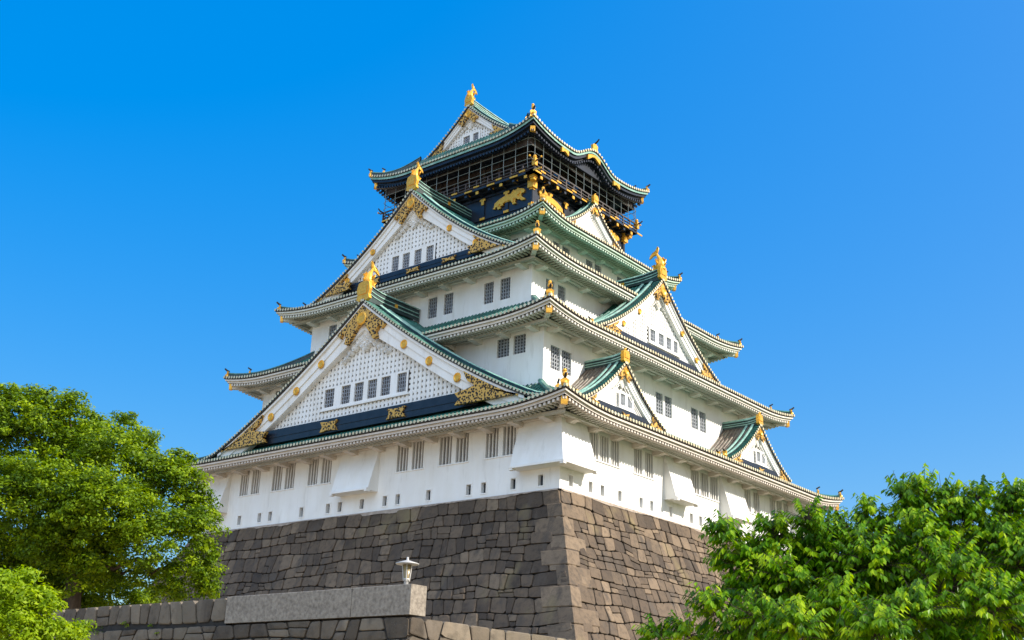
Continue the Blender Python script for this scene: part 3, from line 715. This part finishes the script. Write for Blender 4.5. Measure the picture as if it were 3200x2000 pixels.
for side in range(4):
    P = frame(side, *bc); hn, ht = (bv, bu) if side % 2 == 0 else (bu, bv)
    nn_, nt_ = (NV, NU) if side % 2 == 0 else (NU, NV)
    D_ = lambda a, b, c: P(a, b, c)-P(0, 0, 0)
    fit.on = side < 2
    blk(P, hn, ht, 26.4, 30.0)
    for z0, z1, o in ((27.55, 27.75, .10), (29.62, 29.82, .12), (29.95, 30.12, .42)): blk(P, hn, ht, z0, z1, o)
    for s in [-ht+2*ht*i/6 for i in range(7)]:
        body.box(P(s, hn+.04, 28.6), D_(.16, 0, 0), D_(0, .08, 0), (0, 0, 1.05), 0)
    # brackets and gilt ends
    for i in range(13):
        s = -ht+2*ht*i/12
        body.box(P(s, hn+.45, 29.86), D_(.13, 0, 0), D_(0, .5, 0), (0, 0, .10), 0)
        if i % 2 == 0:
            fit.box(P(s, hn+.97, 29.86), D_(.15, 0, 0), D_(0, .03, 0), (0, 0, .13), 0)
            fit.box(P(s, hn+.17, 29.45), D_(.30, 0, 0), D_(0, .04, 0), (0, 0, .10), 0); fit.box(P(s, hn+.165, 29.28), D_(.14, 0, 0), D_(0, .04, 0), (0, 0, .3), 0)
        else: fit.box(P(s, hn+.15, 30.03), D_(.12, 0, 0), D_(0, .32, 0), (0, 0, .06), 0); fit.box(P(s, hn+.46, 30.04), D_(.13, 0, 0), D_(0, .03, 0), (0, 0, .12), 0)
        fit.box(P(s, hn+.15, 27.65), D_(.28, 0, 0), D_(0, .02, 0), (0, 0, .11), 0) if i % 2 == 0 else None
    # balcony floor edge and railing
    bo_, bt_ = hn+1.0, ht+1.0
    bal.box(P(0, hn+.5, 30.2), D_(bt_, 0, 0), D_(0, .5, 0), (0, 0, .09), 0)
    for z, h_ in ((30.50, .04), (30.78, .03), (31.12, .045)): bal.box(P(0, bo_-.08, z), D_(bt_+(.35 if z > 31 else 0), 0, 0), D_(0, .06, 0), (0, 0, h_), 1)
    for i in range(15):
        s = -bt_+.08+(2*bt_-.16)*i/14
        bal.box(P(s, bo_-.08, 30.7), D_(.06, 0, 0), D_(0, .05, 0), (0, 0, .42), 1)
        if i % 2: fit.box(P(s, bo_-.01, 30.48), D_(.32, 0, 0), D_(0, .03, 0), (0, 0, .07), 0)
        if i % 2 == 0: fit.box(P(s+.4, bo_+.02, 30.2), D_(.42, 0, 0), D_(0, .03, 0), (0, 0, .07), 0)
    for sg in (1, -1):
        bal.tube([P(sg*bt_, bo_-.08, 31.12), P(sg*(bt_+.35), bo_-.08, 31.14), P(sg*(bt_+.62), bo_-.08, 31.30)], [.07, .07, .06], 6, 1)
        fit.ball(P(sg*(bt_+.62), bo_-.08, 31.31), .10, 0)
    fit.box(P(bt_-.06, bo_-.06, 31.0), (.17, 0, 0), (0, .17, 0), (0, 0, .34), 0); fit.ball(P(bt_-.06, bo_-.06, 31.5), .18, 0)
    fit.box(P(ht+.05, hn+.05, 29.55), (.30, 0, 0), (0, .30, 0), (0, 0, .42), 0); fit.box(P(ht+.42, hn+.42, 30.0), (.25, 0, 0), (0, .25, 0), (0, 0, .16), 0)
    fit.box(P(ht+.42, hn+.42, 29.72), (.2, 0, 0), (0, .2, 0), (0, 0, .08), 0)
    # observation storey behind the net
    un, ut = hn-1.0, ht-1.0
    upw.quad(P(-ut, un, 30.2), P(ut, un, 30.2), P(ut, un, 32.0), P(-ut, un, 32.0), 0)
    upw.quad(P(-ut, un-.15, 32.0), P(ut, un-.15, 32.0), P(ut, un-.15, 32.75), P(-ut, un-.15, 32.75), 1)
    upw.quad(P(-ut, un, 32.75), P(ut, un, 32.75), P(ut, un, 34.2), P(-ut, un, 34.2), 0)
    for i in range(9):
        s = -ut+2*ut*i/8; upw.box(P(s, un+.03, 32.1), D_(.13, 0, 0), D_(0, .1, 0), (0, 0, 2.0), 0)
    for z in (30.3, 31.98, 32.77): upw.box(P(0, un+.03, z), D_(ut, 0, 0), D_(0, .08, 0), (0, 0, .08), 0)
    # eave screen panels that hang under the roof edge
    upw.quad(P(-nt_+.25, nn_-.3, 32.75), P(nt_-.25, nn_-.3, 32.75), P(nt_-.25, nn_-.3, 33.75), P(-nt_+.25, nn_-.3, 33.75), 2)
    # safety net frame
    npost = 14
    for i in range(npost):
        s = -nt_+.45+(2*nt_-.9)*i/(npost-1)
        net.tube([P(s, nn_-.1, 33.6), P(s, nn_, 33.0), P(s, nn_, 31.3), P(s, nn_-.12, 30.5)], .028, 5, 0, False)
    for z in (32.62, 31.96, 31.28, 33.3): net.tube([P(-nt_+.45, nn_, z), P(nt_-.45, nn_, z), P(nt_-.13, nn_-.13, z), P(nt_, nn_-.45, z)], .028, 4, 0, False)
top = body.build('black_storey', [BLACK], keep)
for o in fitted: o.parent = top
bal.build('balcony', [BLACK, BROWNBOARD], keep)
upw.build('observation_storey', [BROWNBOARD, BLACK, BROWNBOARD], keep)
net.build('safety_net', [NET, NET], keep)
tig = [(3.36, 28.17), (3.50, 28.43), (3.55, 28.74), (3.85, 28.95), (4.25, 29.14), (4.62, 29.24), (4.95, 29.30), (5.36, 29.30), (5.55, 29.50), (5.62, 29.66), (5.80, 29.52), (6.01, 29.60), (6.12, 29.72), (6.30, 29.58), (6.58, 29.50), (6.84, 29.36), (6.88, 29.20), (6.83, 29.01), (6.54, 28.94), (6.48, 28.76), (6.63, 28.53), (6.93, 28.32), (6.90, 28.14), (6.57, 28.17), (6.30, 28.45), (5.95, 28.60), (5.83, 28.30), (5.95, 28.05), (5.60, 28.02), (5.47, 28.41), (5.20, 28.52), (4.96, 28.48), (4.73, 28.50), (4.43, 28.42), (4.20, 28.20), (4.30, 28.0), (3.92, 27.98), (3.84, 28.30), (3.68, 28.34), (3.60, 28.10)]
tig = [(a, 28.72+(b-28.72)*.86) for a, b in tig]
for side, dx, sg in ((0, 0, 1), (1, 0, -1)):
    P = frame(side, *bc); hn = bv if side == 0 else bu; ht = bu if side == 0 else bv
    off = 3.37+.55 if side == 0 else None
    for cpy in range(2):
        m = MB()
        if side == 0: fn = (lambda s, n, z: P(s-bc[0], hn+n, z)) if cpy == 0 else (lambda s, n, z: P(-(s-bc[0]), hn+n, z))
        else: fn = (lambda s, n, z: P(-(s-.75), hn+n, z)) if cpy == 0 else (lambda s, n, z: P(s-.75, hn+n, z))
        m.prism(fn, tig, .02, .16, 0)
        m.prism(fn, [(cxt+(a-cxt)*.72, 28.85+(b-28.85)*.72) for a, b in tig for cxt in (5.3,)], .05, .22, 0)
        m.build('tiger_relief', GOLD, top)

# ------------------------------------------------------------------ stone base
def stones(mb, F, s0f, s1f, h0, h1, rowh, wr, corner=None, seed=1, gap=.028, bulge=.10, first=None, shear=0, clip=(.05, .16), skip=0):
    """Rough coursed stones on a face: F(s, h, out) -> point; s0f/s1f(h) give the ends of the face at depth h."""
    r = random.Random(seed)
    hs = [h0]
    if first: hs.append(h0+first)
    while hs[-1] < h1: hs.append(hs[-1]+r.uniform(*rowh))
    ph = [(r.uniform(0, 9), r.uniform(.25, .6), r.uniform(.08, .2)*(0 if i == 0 else 1)) for i in range(len(hs))]
    def line(i, s):
        a, fq, am = ph[i]; return hs[i]+am*(math.sin(s*fq+a)+.6*math.sin(s*fq*2.7+a*2))
    for i in range(len(hs)-1):
        hm = (hs[i]+hs[i+1])/2; a, b = s0f(hm), s1f(hm)
        xs = [a]; 
        while xs[-1] < b-wr[0]*.6:
            wdt = r.uniform(*wr)*(1.35 if (first and i == 0) else 1)
            if corner and b-xs[-1] < 4.2: wdt *= 1.7
            xs.append(xs[-1]+wdt)
        xs[-1] = b
        sh_ = -shear*(hs[i+1]-hs[i])/2
        tl = [0]+[r.uniform(-.12, .12)+sh_ for _ in xs[1:-1]]+[0]
        for j in range(len(xs)-1):
            if xs[j+1]-xs[j] < .15: continue
            ends = lambda x, t, i2, j2, hh: (s0f(hh) if j2 == 0 else s1f(hh) if j2 == len(xs)-1 else x+t)
            cells = [(i, i+1)]
            def corner_pts(u0, u1, v0, v1):
                pts = []
                for u, v in ((u0, v0), (u1, v0), (u1, v1), (u0, v1)):
                    xl0 = xs[j]+tl[j]*(1-2*v); xr0 = xs[j+1]+tl[j+1]*(1-2*v)
                    x = xl0+(xr0-xl0)*u; hT = line(i, x); hB = line(i+1, x); h = hT+(hB-hT)*v
                    if j == 0 and u == 0: x = s0f(h)
                    if j == len(xs)-2 and u == 1: x = s1f(h)
                    pts.append((x, h))
                return pts
            split = [(0, 1, 0, 1)]
            q = r.random(); ww = xs[j+1]-xs[j]
            if q < .16 and not (first and i == 0): 
                m = r.uniform(.35, .65); split = [(0, 1, 0, m), (0, 1, m, 1)]
            elif q < .24 and ww > 1.0 and not (first and i == 0):
                m = r.uniform(.35, .65); k_ = r.uniform(.4, .6); split = [(0, m, 0, k_), (m, 1, 0, k_), (0, 1, k_, 1)]
            for sp in split:
                pts = corner_pts(*sp)
                cxm = sum(p[0] for p in pts)/4; chm = sum(p[1] for p in pts)/4
                out_ = r.uniform(.02, bulge); tint = min(1, max(0, r.gauss(.45, .27)))
                # ring with clipped corners
                ring = []
                for k_ in range(4):
                    p, nx, pv = pts[k_], pts[(k_+1) % 4], pts[(k_-1) % 4]
                    c_ = r.uniform(*clip)
                    ring.append((p[0]+(pv[0]-p[0])*c_, p[1]+(pv[1]-p[1])*c_)); ring.append((p[0]+(nx[0]-p[0])*c_, p[1]+(nx[1]-p[1])*c_))
                def shrink(m):
                    o_ = []
                    for x, h in ring:
                        dx, dh = cxm-x, chm-h; L = math.hypot(dx, dh) or 1
                        mm = min(m, L*.6); o_.append((x+dx/L*mm, h+dh/L*mm))
                    return o_
                r0, r1, r2 = shrink(gap), shrink(gap+.015), shrink(gap+.06)
                tl_ = [r.uniform(-.03, .03) for _ in range(3)]
                rows = [[F(x, h, -.22) for x, h in r0], [F(x, h, out_*.7) for x, h in r1], [F(x, h, out_+tl_[0]*(x-cxm)+tl_[1]*(h-chm)) for x, h in r2]]
                o = len(mb.v); n = 8
                mb.v.extend(rows[0]+rows[1]+rows[2]); mb.v.append(F(cxm, chm, out_+.015))
                for a_ in range(2):
                    for k_ in range(n):
                        mb.f.append([o+a_*n+k_, o+a_*n+(k_+1) % n, o+(a_+1)*n+(k_+1) % n, o+(a_+1)*n+k_]); mb.m.append(0); mb.t.append(tint)
                for k_ in range(n): mb.f.append([o+2*n+k_, o+2*n+(k_+1) % n, o+3*n]); mb.m.append(0); mb.t.append(tint)
HB = 13.0
def quoins(mb, F0, F1, h1, r):
    """big alternating corner blocks: F0/F1(h, d, out) walk away from the corner along either face"""
    h = 1.05; i = 0
    while h < h1:
        hh = r.uniform(.95, 1.35); la, lb = (r.uniform(1.8, 2.5), r.uniform(.8, 1.2))[::1 if i % 2 else -1]
        g = .03; tint = min(1, max(0, r.gauss(.72, .14)))
        a, b = h+g, min(h+hh, h1)-g
        o_ = r.uniform(.10, .16)
        ring = lambda e, o: [F0(a+e, la-e, o), F0(a+e, la*.5, o), F0(a+e, 0, o), F1(a+e, lb*.5, o), F1(a+e, lb-e, o)]
        ring2 = lambda e, o: [F0(b-e, la-e, o), F0(b-e, la*.5, o), F0(b-e, 0, o), F1(b-e, lb*.5, o), F1(b-e, lb-e, o)]
        rows = [ring(0, -.2), ring(0, o_*.7), ring(.05, o_), ring2(.05, o_), ring2(0, o_*.7), ring2(0, -.2)]
        st = len(mb.f); mb.grid(rows, 0)
        for F, L in ((F0, la), (F1, lb)):
            mb.add([F(a, L, -.2), F(a, L-.0, o_*.7), F(a+.05, L-.05, o_), F(b-.05, L-.05, o_), F(b, L, o_*.7), F(b, L, -.2)], [list(range(6))], 0)
        for q in range(st, len(mb.f)): mb.t[q] = tint
        h += hh; i += 1
def bat(h): return .50*h+.0026*h*h
sb = MB(); cx, cy = T[1]['c']
base = thing('stone_base', (cx, cy, -HB), 'tall battered base of rough brown stone blocks carrying the white castle keep', 'stone base')
for side in range(4):
    P0 = frame(side, 0, 0); hn, ht = (18.01, 19.0) if side % 2 == 0 else (19.0, 18.01)
    F = lambda s, h, o, P0=P0, hn=hn: P0(s, hn+.02+bat(h)+o, HB-.02-h)
    rows = [[P0(a*(ht+bat(h)-.1), hn+bat(h)-.10, HB-.02-h) for a in (-1, 1)] for h in [HB*i/12 for i in range(13)]]
    sb.grid(rows, 1)
    if side < 2: stones(sb, F, lambda h: -ht-bat(h), lambda h: ht+bat(h), 0, HB, (.55, 1.15), (.50, 1.30), True, 11+side, first=1.12, shear=(.36, -.30)[side], bulge=.13)
    else: stones(sb, F, lambda h: -ht-bat(h), lambda h: ht+bat(h), 0, HB, (1.2, 1.6), (1.5, 2.6), True, 11+side)
V2 = lambda x, y, h: Vector((x, y, HB-.02-h))
quoins(sb, lambda h, d, o: V2(19.0+.02+bat(h)-d+o*.0+(o if d < .01 else 0), -18.01-.02-bat(h)-o, h), lambda h, d, o: V2(19.0+.02+bat(h)+o, -18.01-.02-bat(h)+d-(o if d < .01 else 0), h), HB, random.Random(21))
sb.build('masonry', [STONE, DARKGAP], base, False, True)
mo = MB(); r = random.Random(77)
for side in (0, 1):                              # ragged bed of pale mortar under the plaster
    P0 = frame(side, 0, 0); hn, ht = (18.01, 19.0) if side == 0 else (19.0, 18.01); n_ = 260; hgt = 0
    top_, bot_ = [], []
    for i in range(n_+1):
        s_ = -ht+2*ht*i/n_
        v = .10+.16*max(0, math.sin(s_*.55+side*2+.7*math.sin(s_*.9)))+.12*max(0, math.sin(s_*1.7+1))*max(0, math.sin(s_*.31+side))
        hgt = .6*hgt+.4*(v+r.uniform(-.06, .06))
        top_.append(P0(s_, hn+.16, HB-.012)); bot_.append(P0(s_, hn+.14+bat(max(.02, hgt))*.9, HB-max(.03, hgt)))
    back = [P0(-ht+2*ht*i/n_, hn-.1, HB-.012) for i in range(n_+1)]
    mo.grid([back, top_, bot_], 0)
mo.build('mortar_bed', MORTAR, base)

# ------------------------------------------------------------------ ground and terrace
gm = MB(); gm.quad(Vector((-1500, -1500, -16.7)), Vector((1500, -1500, -16.7)), Vector((1500, 1500, -16.7)), Vector((-1500, 1500, -16.7)))
tag(gm.build('ground', GROUND), None, None, None, 'structure')
tm = MB(); tm.box(Vector((-30, 22.6, -14.85)), (72.9, 0, 0), (0, 77.9, 0), (0, 0, 1.84)); tag(tm.build('terrace_ground', GROUND), None, None, None, 'structure')

BOUNCECUT = simple('dark_bounce_cut', [(.3, (.03, .055, .012)), (.7, (.06, .09, .02))], 4, .95)  # added unseen dark sheets that cut ground bounce onto the right face
gm = MB(); gm.quad(Vector((25.5, -40, -13.0)), Vector((42.8, -40, -13.0)), Vector((42.8, 100, -13.0)), Vector((25.5, 100, -13.0)))
gm.quad(Vector((43.4, -52, -16.69)), Vector((700, -52, -16.69)), Vector((700, 400, -16.69)), Vector((43.4, 400, -16.69)))
tag(gm.build('bounce_cut_ground', BOUNCECUT), None, None, None, 'structure')

# ------------------------------------------------------------------ terrace wall with granite coping
tw = thing('terrace_wall', (43.1, -55.7, -16.7), 'low terrace wall of grey-brown stones with a long granite coping beam in the foreground', 'stone wall')
o3 = Vector((43.1, -55.7, -16.7))
ws = MB(); Pf = lambda s, h, o: Vector((s, -.02-o, 5.1-.02-h))          # front face, s along +x from the corner
def top_left(s): return 0
# rough stones: upper course left of the beam, then courses below
rr_ = random.Random(5)
stones(ws, lambda s, h, o: Vector((s, -o, 5.1-h)), lambda h: -34, lambda h: -7.1, 0, .74, (.74, .74), (.42, .80), None, 31, .02, .06, clip=(.05, .16))
stones(ws, lambda s, h, o: Vector((s, -o, 5.1-h)), lambda h: -34, lambda h: .02, .76, 4.9, (.42, .75), (.42, .95), None, 32, .02, .06)
ws.box(Vector((-20.55, .35, 2.0)), (13.45, 0, 0), (0, .33, 0), (0, 0, 3.0), 1); ws.box(Vector((-3.55, .35, 2.0)), (3.5, 0, 0), (0, .33, 0), (0, 0, 2.32), 1)
stones(ws, lambda s, h, o: Vector((.02+o, s, 5.1-h)), lambda h: 0, lambda h: 30, .76, 4.9, (.5, .8), (.5, 1.2), None, 33, .016, .03)
ws.box(Vector((-.33, 15.2, 2.0)), (.32, 0, 0), (0, 14.8, 0), (0, 0, 2.3), 1)
ws.build('masonry', [PSTONE, DARKGAP], tw, False, True)
def coping(x0, x1, name='coping_beam'):
    m = MB(); z0, z1, y0, y1 = 4.375, 5.10, -.06, .50
    bv_ = .015
    m.prism(lambda a, n, z: Vector((n, a, z)), [(y0, z0), (y1, z0), (y1, z1-bv_), (y1-bv_, z1), (y0+bv_, z1), (y0, z1-bv_)], x0, x1, 0)
    m.build(name, GRANITE, tw)
coping(-7.08, -2.02); coping(-2.0, .06)

# ------------------------------------------------------------------ garden lamp on the terrace
LAMPM = simple('painted_pale_metal', [(.3, (.38, .36, .33)), (.7, (.54, .52, .49))], 5, .5, .2)
GLASSY = simple('frosted_lamp_glass', [(.3, (.20, .15, .07)), (.7, (.36, .28, .14))], 3, .25)
lp = thing('garden_lamp', (42.24, -55.0, -13.1), 'pale garden lamp with wide flat cap and tapered glass lantern behind the granite beam', 'lamp')
def lathe(mb, prof, mat=0, n=20, c=(0, 0)): mb.grid([[Vector((r*.74*math.cos(2*PI*j/n), r*.74*math.sin(2*PI*j/n), z)) for j in range(n)] for r, z in prof], mat, True)
m = MB(); lathe(m, [(.0, 0), (.14, 0), (.14, .1), (.062, .14), (.062, 1.62), (.075, 1.64), (.075, 1.70), (.13, 1.73), (.13, 1.76), (0, 1.76)]); m.build('post', LAMPM, lp, True)
m = MB(); lathe(m, [(.10, 1.72), (.165, 2.10), (.0, 2.10)]); m.build('lantern_glass', GLASSY, lp, True)
m = MB()
for j in range(6):
    a = 2*PI*j/6+.2; m.tube([Vector((.087*math.cos(a), .087*math.sin(a), 1.70)), Vector((.138*math.cos(a), .138*math.sin(a), 2.11))], .013, 5)
m.build('lantern_frame', LAMPM, lp)
m = MB(); lathe(m, [(.0, 2.10), (.39, 2.115), (.41, 2.13), (.40, 2.145), (.22, 2.185), (.05, 2.225), (.035, 2.30), (.0, 2.31)]); m.build('cap', LAMPM, lp, True)

# ------------------------------------------------------------------ trees
def leaves_obj(name, quads, tints, mat, parent):
    n = len(quads)//4
    me = bpy.data.meshes.new(name); me.vertices.add(n*4); me.loops.add(n*4); me.polygons.add(n)
    co = [c for v in quads for c in v]; me.vertices.foreach_set('co', co)
    me.loops.foreach_set('vertex_index', list(range(n*4)))
    me.polygons.foreach_set('loop_start', list(range(0, n*4, 4)))
    me.polygons.foreach_set('loop_total', [4]*n) if False else None
    a = me.attributes.new('tint', 'FLOAT', 'FACE'); a.data.foreach_set('value', tints)
    me.materials.append(mat); me.update(calc_edges=True); me.validate()
    o = bpy.data.objects.new(name, me); COL.objects.link(o); o.parent = parent; return o
def rdir(r):
    while True:
        v = Vector((r.uniform(-1, 1), r.uniform(-1, 1), r.uniform(-1, 1)))
        if .05 < v.length < 1: return v.normalized()
def leafy(lobes, r, nclump, nleaf, lsz, crad, origin):
    quads = []; tints = []
    vols = [l[1]**2 for l in lobes]
    for _ in range(nclump):
        c, R_ = r.choices(lobes, vols)[0]
        d = rdir(r); d.z = abs(d.z)*.9 if r.random() < .42 else d.z; d.normalize()
        rad = R_*(r.uniform(.62, 1.06) if r.random() < .8 else r.uniform(.2, .7))
        cc = c+Vector((d.x*rad, d.y*rad, d.z*rad*.85)); tb_ = r.gauss(.46, .22); cr_ = crad*r.uniform(.6, 1.3)
        for _ in range(nleaf):
            e = rdir(r); p = cc+Vector((e.x, e.y, e.z*.58))*cr_*r.random()**.45
            nrm = (e*.55+Vector((0, 0, .75))+d*.35+rdir(r)*.8).normalized()
            a = nrm.cross(rdir(r)).normalized(); b = nrm.cross(a); s = lsz*r.uniform(.65, 1.25)
            p = p-origin
            quads += [tuple(p-a*s*.5), tuple(p+b*s*.27-a*s*.03), tuple(p+a*s*.5-nrm*s*.1), tuple(p-b*s*.27-a*s*.03)]
            tints.append(min(1, max(0, tb_+r.gauss(0, .16))))
    return quads, tints
def limb(mb, a, b, r0, r1, r, n=6, wob=.12):
    pts = []; a, b = Vector(a), Vector(b); L = (b-a).length
    for i in range(n+1):
        t = i/n; pts.append(a.lerp(b, t)+rdir(r)*wob*L*.25*math.sin(PI*t)*r.random())
    mb.tube(pts, [r0+(r1-r0)*i/n for i in range(n+1)], 7, 0)
r = random.Random(3)
DP = 45.0
L1 = [(60, 1345, 1.7, 0), (190, 1350, 1.5, .5), (-130, 1330, 2.0, 0), (330, 1430, 1.5, 0), (470, 1480, 1.2, .3), (415, 1385, 1.05, 1.2), (385, 1315, .55, 1.5), (545, 1510, 1.1, 0), (612, 1650, 1.05, -.3), (590, 1790, .95, -.4), (470, 1670, 1.5, -.8), (455, 1795, .85, 0), (320, 1590, 1.8, -1.2), (150, 1550, 2.0, -1), (0, 1560, 2.1, -.6), (-220, 1600, 2.4, 0), (330, 1755, 1.0, -.2), (100, 1740, 1.4, 0), (-40, 1760, 1.6, 0), (608, 1570, .85, .2), (250, 1420, 1.3, 1.6), (120, 1250, .7, .5), (215, 1260, .6, .4), (20, 1250, .8, .2), (660, 1720, .5, -.2), (640, 1810, .5, -.2), (560, 1430, .45, .5), (300, 1330, .6, .8), (200, 1660, 1.3, 1.5), (420, 1560, 1.2, 1.4), (240, 1830, 1.0, .8), (400, 1850, .7, .6), (530, 1850, .65, -.2), (120, 1850, 1.2, .4), (0, 1850, 1.5, .4), (300, 1810, 1.0, .3), (650, 1850, .45, -.2), (680, 1790, .3, 0), (200, 1800, 1.2, 2), (80, 1810, 1.2, 2.2), (330, 1840, .9, 2), (170, 1880, .9, 1.5), (60, 1900, 1.0, 1.5), (450, 1870, .6, 1.5), (235, 1790, 1.0, -.9), (140, 1700, 1.1, -1.2), (300, 1700, 1.1, -1.1), (330, 1890, .7, .4), (240, 1900, .7, .3), (430, 1900, .6, .3)]
lobes = [(at(x, y, DP+2.0*o), R_) for x, y, R_, o in L1]
tb0 = at(225, 1990, DP); tb0.z = -13.0
tree = thing('broadleaf_tree', tb0, 'large bright green broadleaf tree with dense crown left of the castle behind the terrace wall', 'tree')
q, t = leafy(lobes, r, 4600, 40, .155, .40, tb0)
leaves_obj('crown', q, t, LEAF_A, tree)
tm_ = MB(); Z0 = Vector((0, 0, 0)); fork = at(240, 1740, DP)-tb0
limb(tm_, Z0, fork, .42, .30, r)
for c, R_ in lobes[:24]:
    limb(tm_, fork+rdir(r)*.15, (c-tb0)*.92+fork*.08, .17, .04, r, 7, .5)
tm_.build('trunk', BARK, tree, True)

DS = 26.0
L2 = [(20, 1880, .75, 0), (110, 1900, .55, 0), (-90, 1880, 1.0, 0), (160, 1985, .55, 0), (40, 1990, .8, -.3), (225, 1985, .30, .3), (250, 1960, .22, .3), (60, 1815, .35, .1), (200, 2060, .5, 0), (-20, 1820, .4, 0), (150, 1885, .25, 0)]
lobes = [(at(x, y, DS+2.0*o), R_) for x, y, R_, o in L2]
sb0 = at(60, 2200, DS); sb0.z = -16.7
shrub = thing('shrub', sb0, 'yellow-green bushy shrub in the lower left corner in front of the terrace wall', 'shrub')
q, t = leafy(lobes, r, 620, 34, .11, .24, sb0); leaves_obj('crown', q, t, LEAF_C, shrub)
tm_ = MB()
for c, R_ in lobes: limb(tm_, Z0+rdir(r)*.1, (c-sb0)*.95, .07, .02, r)
tm_.build('trunk', BARK, shrub, True)

# small weeds rooted in the joints of the terrace wall
for i, (px, py, n_, rad) in enumerate(((393, 1949, 46, .13), (304, 1978, 60, .16), (469, 1956, 26, .08), (487, 1984, 22, .07))):
    d_ = at(px, py, 1.0)-CAM; q_ = CAM+d_*((-55.80-CAM.y)/d_.y)
    wd = thing('weed', q_, ('long green weed hanging from a joint of the terrace wall', 'bushy green weed low on the terrace wall beside the corner shrub', 'small green weed tuft on the terrace wall, upper of the right two', 'small green weed tuft on the terrace wall, lowest and nearest the granite beam')[i], 'weed', 'weeds on the terrace wall')
    q, t = leafy([(q_, rad), (q_+Vector((.08, 0, .10)), rad*.7)], r, n_//4, 8, .05, rad*.5, q_); leaves_obj('leaves', q, t, LEAF_A, wd)
    tm_ = MB(); tm_.tube([Vector((0, .08, -.06)), Vector((0, 0, 0)), Vector((.06, -.02, .12))], [.006, .005, .003], 5); tm_.build('stem', BARK, wd)

# cherry tree: sprays of long drooping leaves
def cherry_leaf(quads, tints, p, d, s, nrm, tint, r):
    side = d.cross(nrm).normalized()
    m0 = p+d*s*.45-nrm*s*.03; m1 = p+d*s; wd = s*.24
    up_ = nrm*s*.07
    quads += [tuple(p), tuple(m0+side*wd+up_), tuple(m1), tuple(m0)]; quads += [tuple(p), tuple(m0), tuple(m1), tuple(m0-side*wd+up_)]
    tints += [tint, tint]
DC = 19.0
L3 = [(2400, 1730, .26, .3), (2340, 1850, .36, 0), (2560, 1800, .42, .2), (2650, 1780, .42, .4), (2800, 1744, .5, .5), (2800, 1850, .5, .3), (2950, 1714, .5, .5), (3060, 1800, .55, .4), (2500, 1900, .42, 0), (2700, 1900, .5, 0), (3150, 1960, .5, 0), (2950, 1940, .5, 0), (2330, 2000, .3, -.3), (2620, 1990, .4, -.4), (3180, 1850, .6, 1.5), (3080, 1950, .6, 1.5), (2900, 1900, .6, 1.6), (2750, 1830, .55, 1.5), (2600, 1950, .5, 1.3), (3000, 1759, .5, 1.5), (2850, 1760, .5, 1.5), (3160, 1692, .45, 1.2), (2450, 1920, .4, 1.0), (2060, 1985, .16, 0), (2275, 1678, .17, .2), (2250, 1659, .08, .2), (2310, 1760, .32, .2), (2230, 1910, .22, -.4), (2430, 1678, .20, .3), (2415, 1652, .10, .3), (2555, 1670, .22, .2), (2520, 1618, .11, .2), (2545, 1730, .34, .2), (2740, 1642, .22, .3), (2725, 1597, .08, .3), (2650, 1699, .32, .2), (2860, 1592, .26, .4), (2890, 1522, .12, .4), (2820, 1547, .10, .4), (2950, 1562, .2, .4), (3010, 1622, .33, .3), (3060, 1552, .12, .3), (3170, 1592, .25, .3), (3170, 1537, .10, .3), (3120, 1699, .4, 0), (2880, 1692, .42, 0), (2720, 1760, .42, -.2), (2460, 1810, .38, -.2), (2960, 1790, .45, -.5), (2610, 1900, .42, -.6), (2370, 1930, .32, -.6), (2860, 1920, .45, -.9), (3100, 1900, .45, -1), (3210, 1767, .45, -.4), (2480, 1960, .35, -1), (2740, 1980, .42, -1.2), (2150, 1985, .14, -.2), (3300, 1669, .5, 0), (3330, 1900, .5, -.5), (3000, 2060, .5, -1)]
lobes = [(at(x, y, DC+1.6*o), R_) for x, y, R_, o in L3]
cb0 = at(2900, 2000, DC+.6); cb0.z = -16.7
cherry = thing('cherry_tree', cb0, 'leafy cherry tree with long drooping leaves in the lower right foreground', 'tree')
quads = []; tints = []; tw_ = MB(); ctr = at(2850, 2000, DC+.3)
r = random.Random(9)
for c, R_ in lobes:
    limb(tw_, (ctr+(c-ctr)*.35)-cb0, c-cb0, .018, .006, r, 6, .5)
    ns = int(14+560*R_*R_)
    for _ in range(ns):
        d = rdir(r); 
        if d.z < -.2 and r.random() < .6: d.z *= -1
        root_ = c+Vector((d.x, d.y, d.z*.9))*R_*r.uniform(.15, .95)
        outd = (d*.8+(c-ctr).normalized()*.35+Vector((0, 0, r.uniform(-.15, .35)))+rdir(r)*.5).normalized()
        L = r.uniform(.20, .46); tb_ = r.gauss(.48, .27)
        tw_.tube([root_-outd*.12-cb0, root_+outd*L*.5-cb0, root_+outd*L-Vector((0, 0, .03))-cb0], [.006, .004, .003], 4, 0, False)
        sidev = outd.cross(Vector((0, 0, 1)))
        if sidev.length < .1: continue
        sidev.normalize(); nl_ = r.randint(8, 12)
        for i in range(nl_):
            f_ = .15+.85*i/(nl_-1); sg = 1 if i % 2 else -1
            p = root_+outd*L*f_-Vector((0, 0, .03*f_*f_))
            dd = (outd*.50+sidev*sg*r.uniform(.15, .45)+Vector((0, 0, r.uniform(-1.0, -.55)))).normalized()
            nrm = (Vector((0, 0, 1))+outd*.4+rdir(r)*.4); nrm = (nrm-dd*nrm.dot(dd)).normalized()
            cherry_leaf(quads, tints, p-cb0, dd, r.uniform(.105, .17), nrm, min(1, max(0, tb_+r.gauss(0, .13))), r)
leaves_obj('crown', quads, tints, LEAF_B, cherry)
limb(tw_, Z0, ctr-cb0, .16, .10, r)
tw_.build('trunk', BARK, cherry, True)
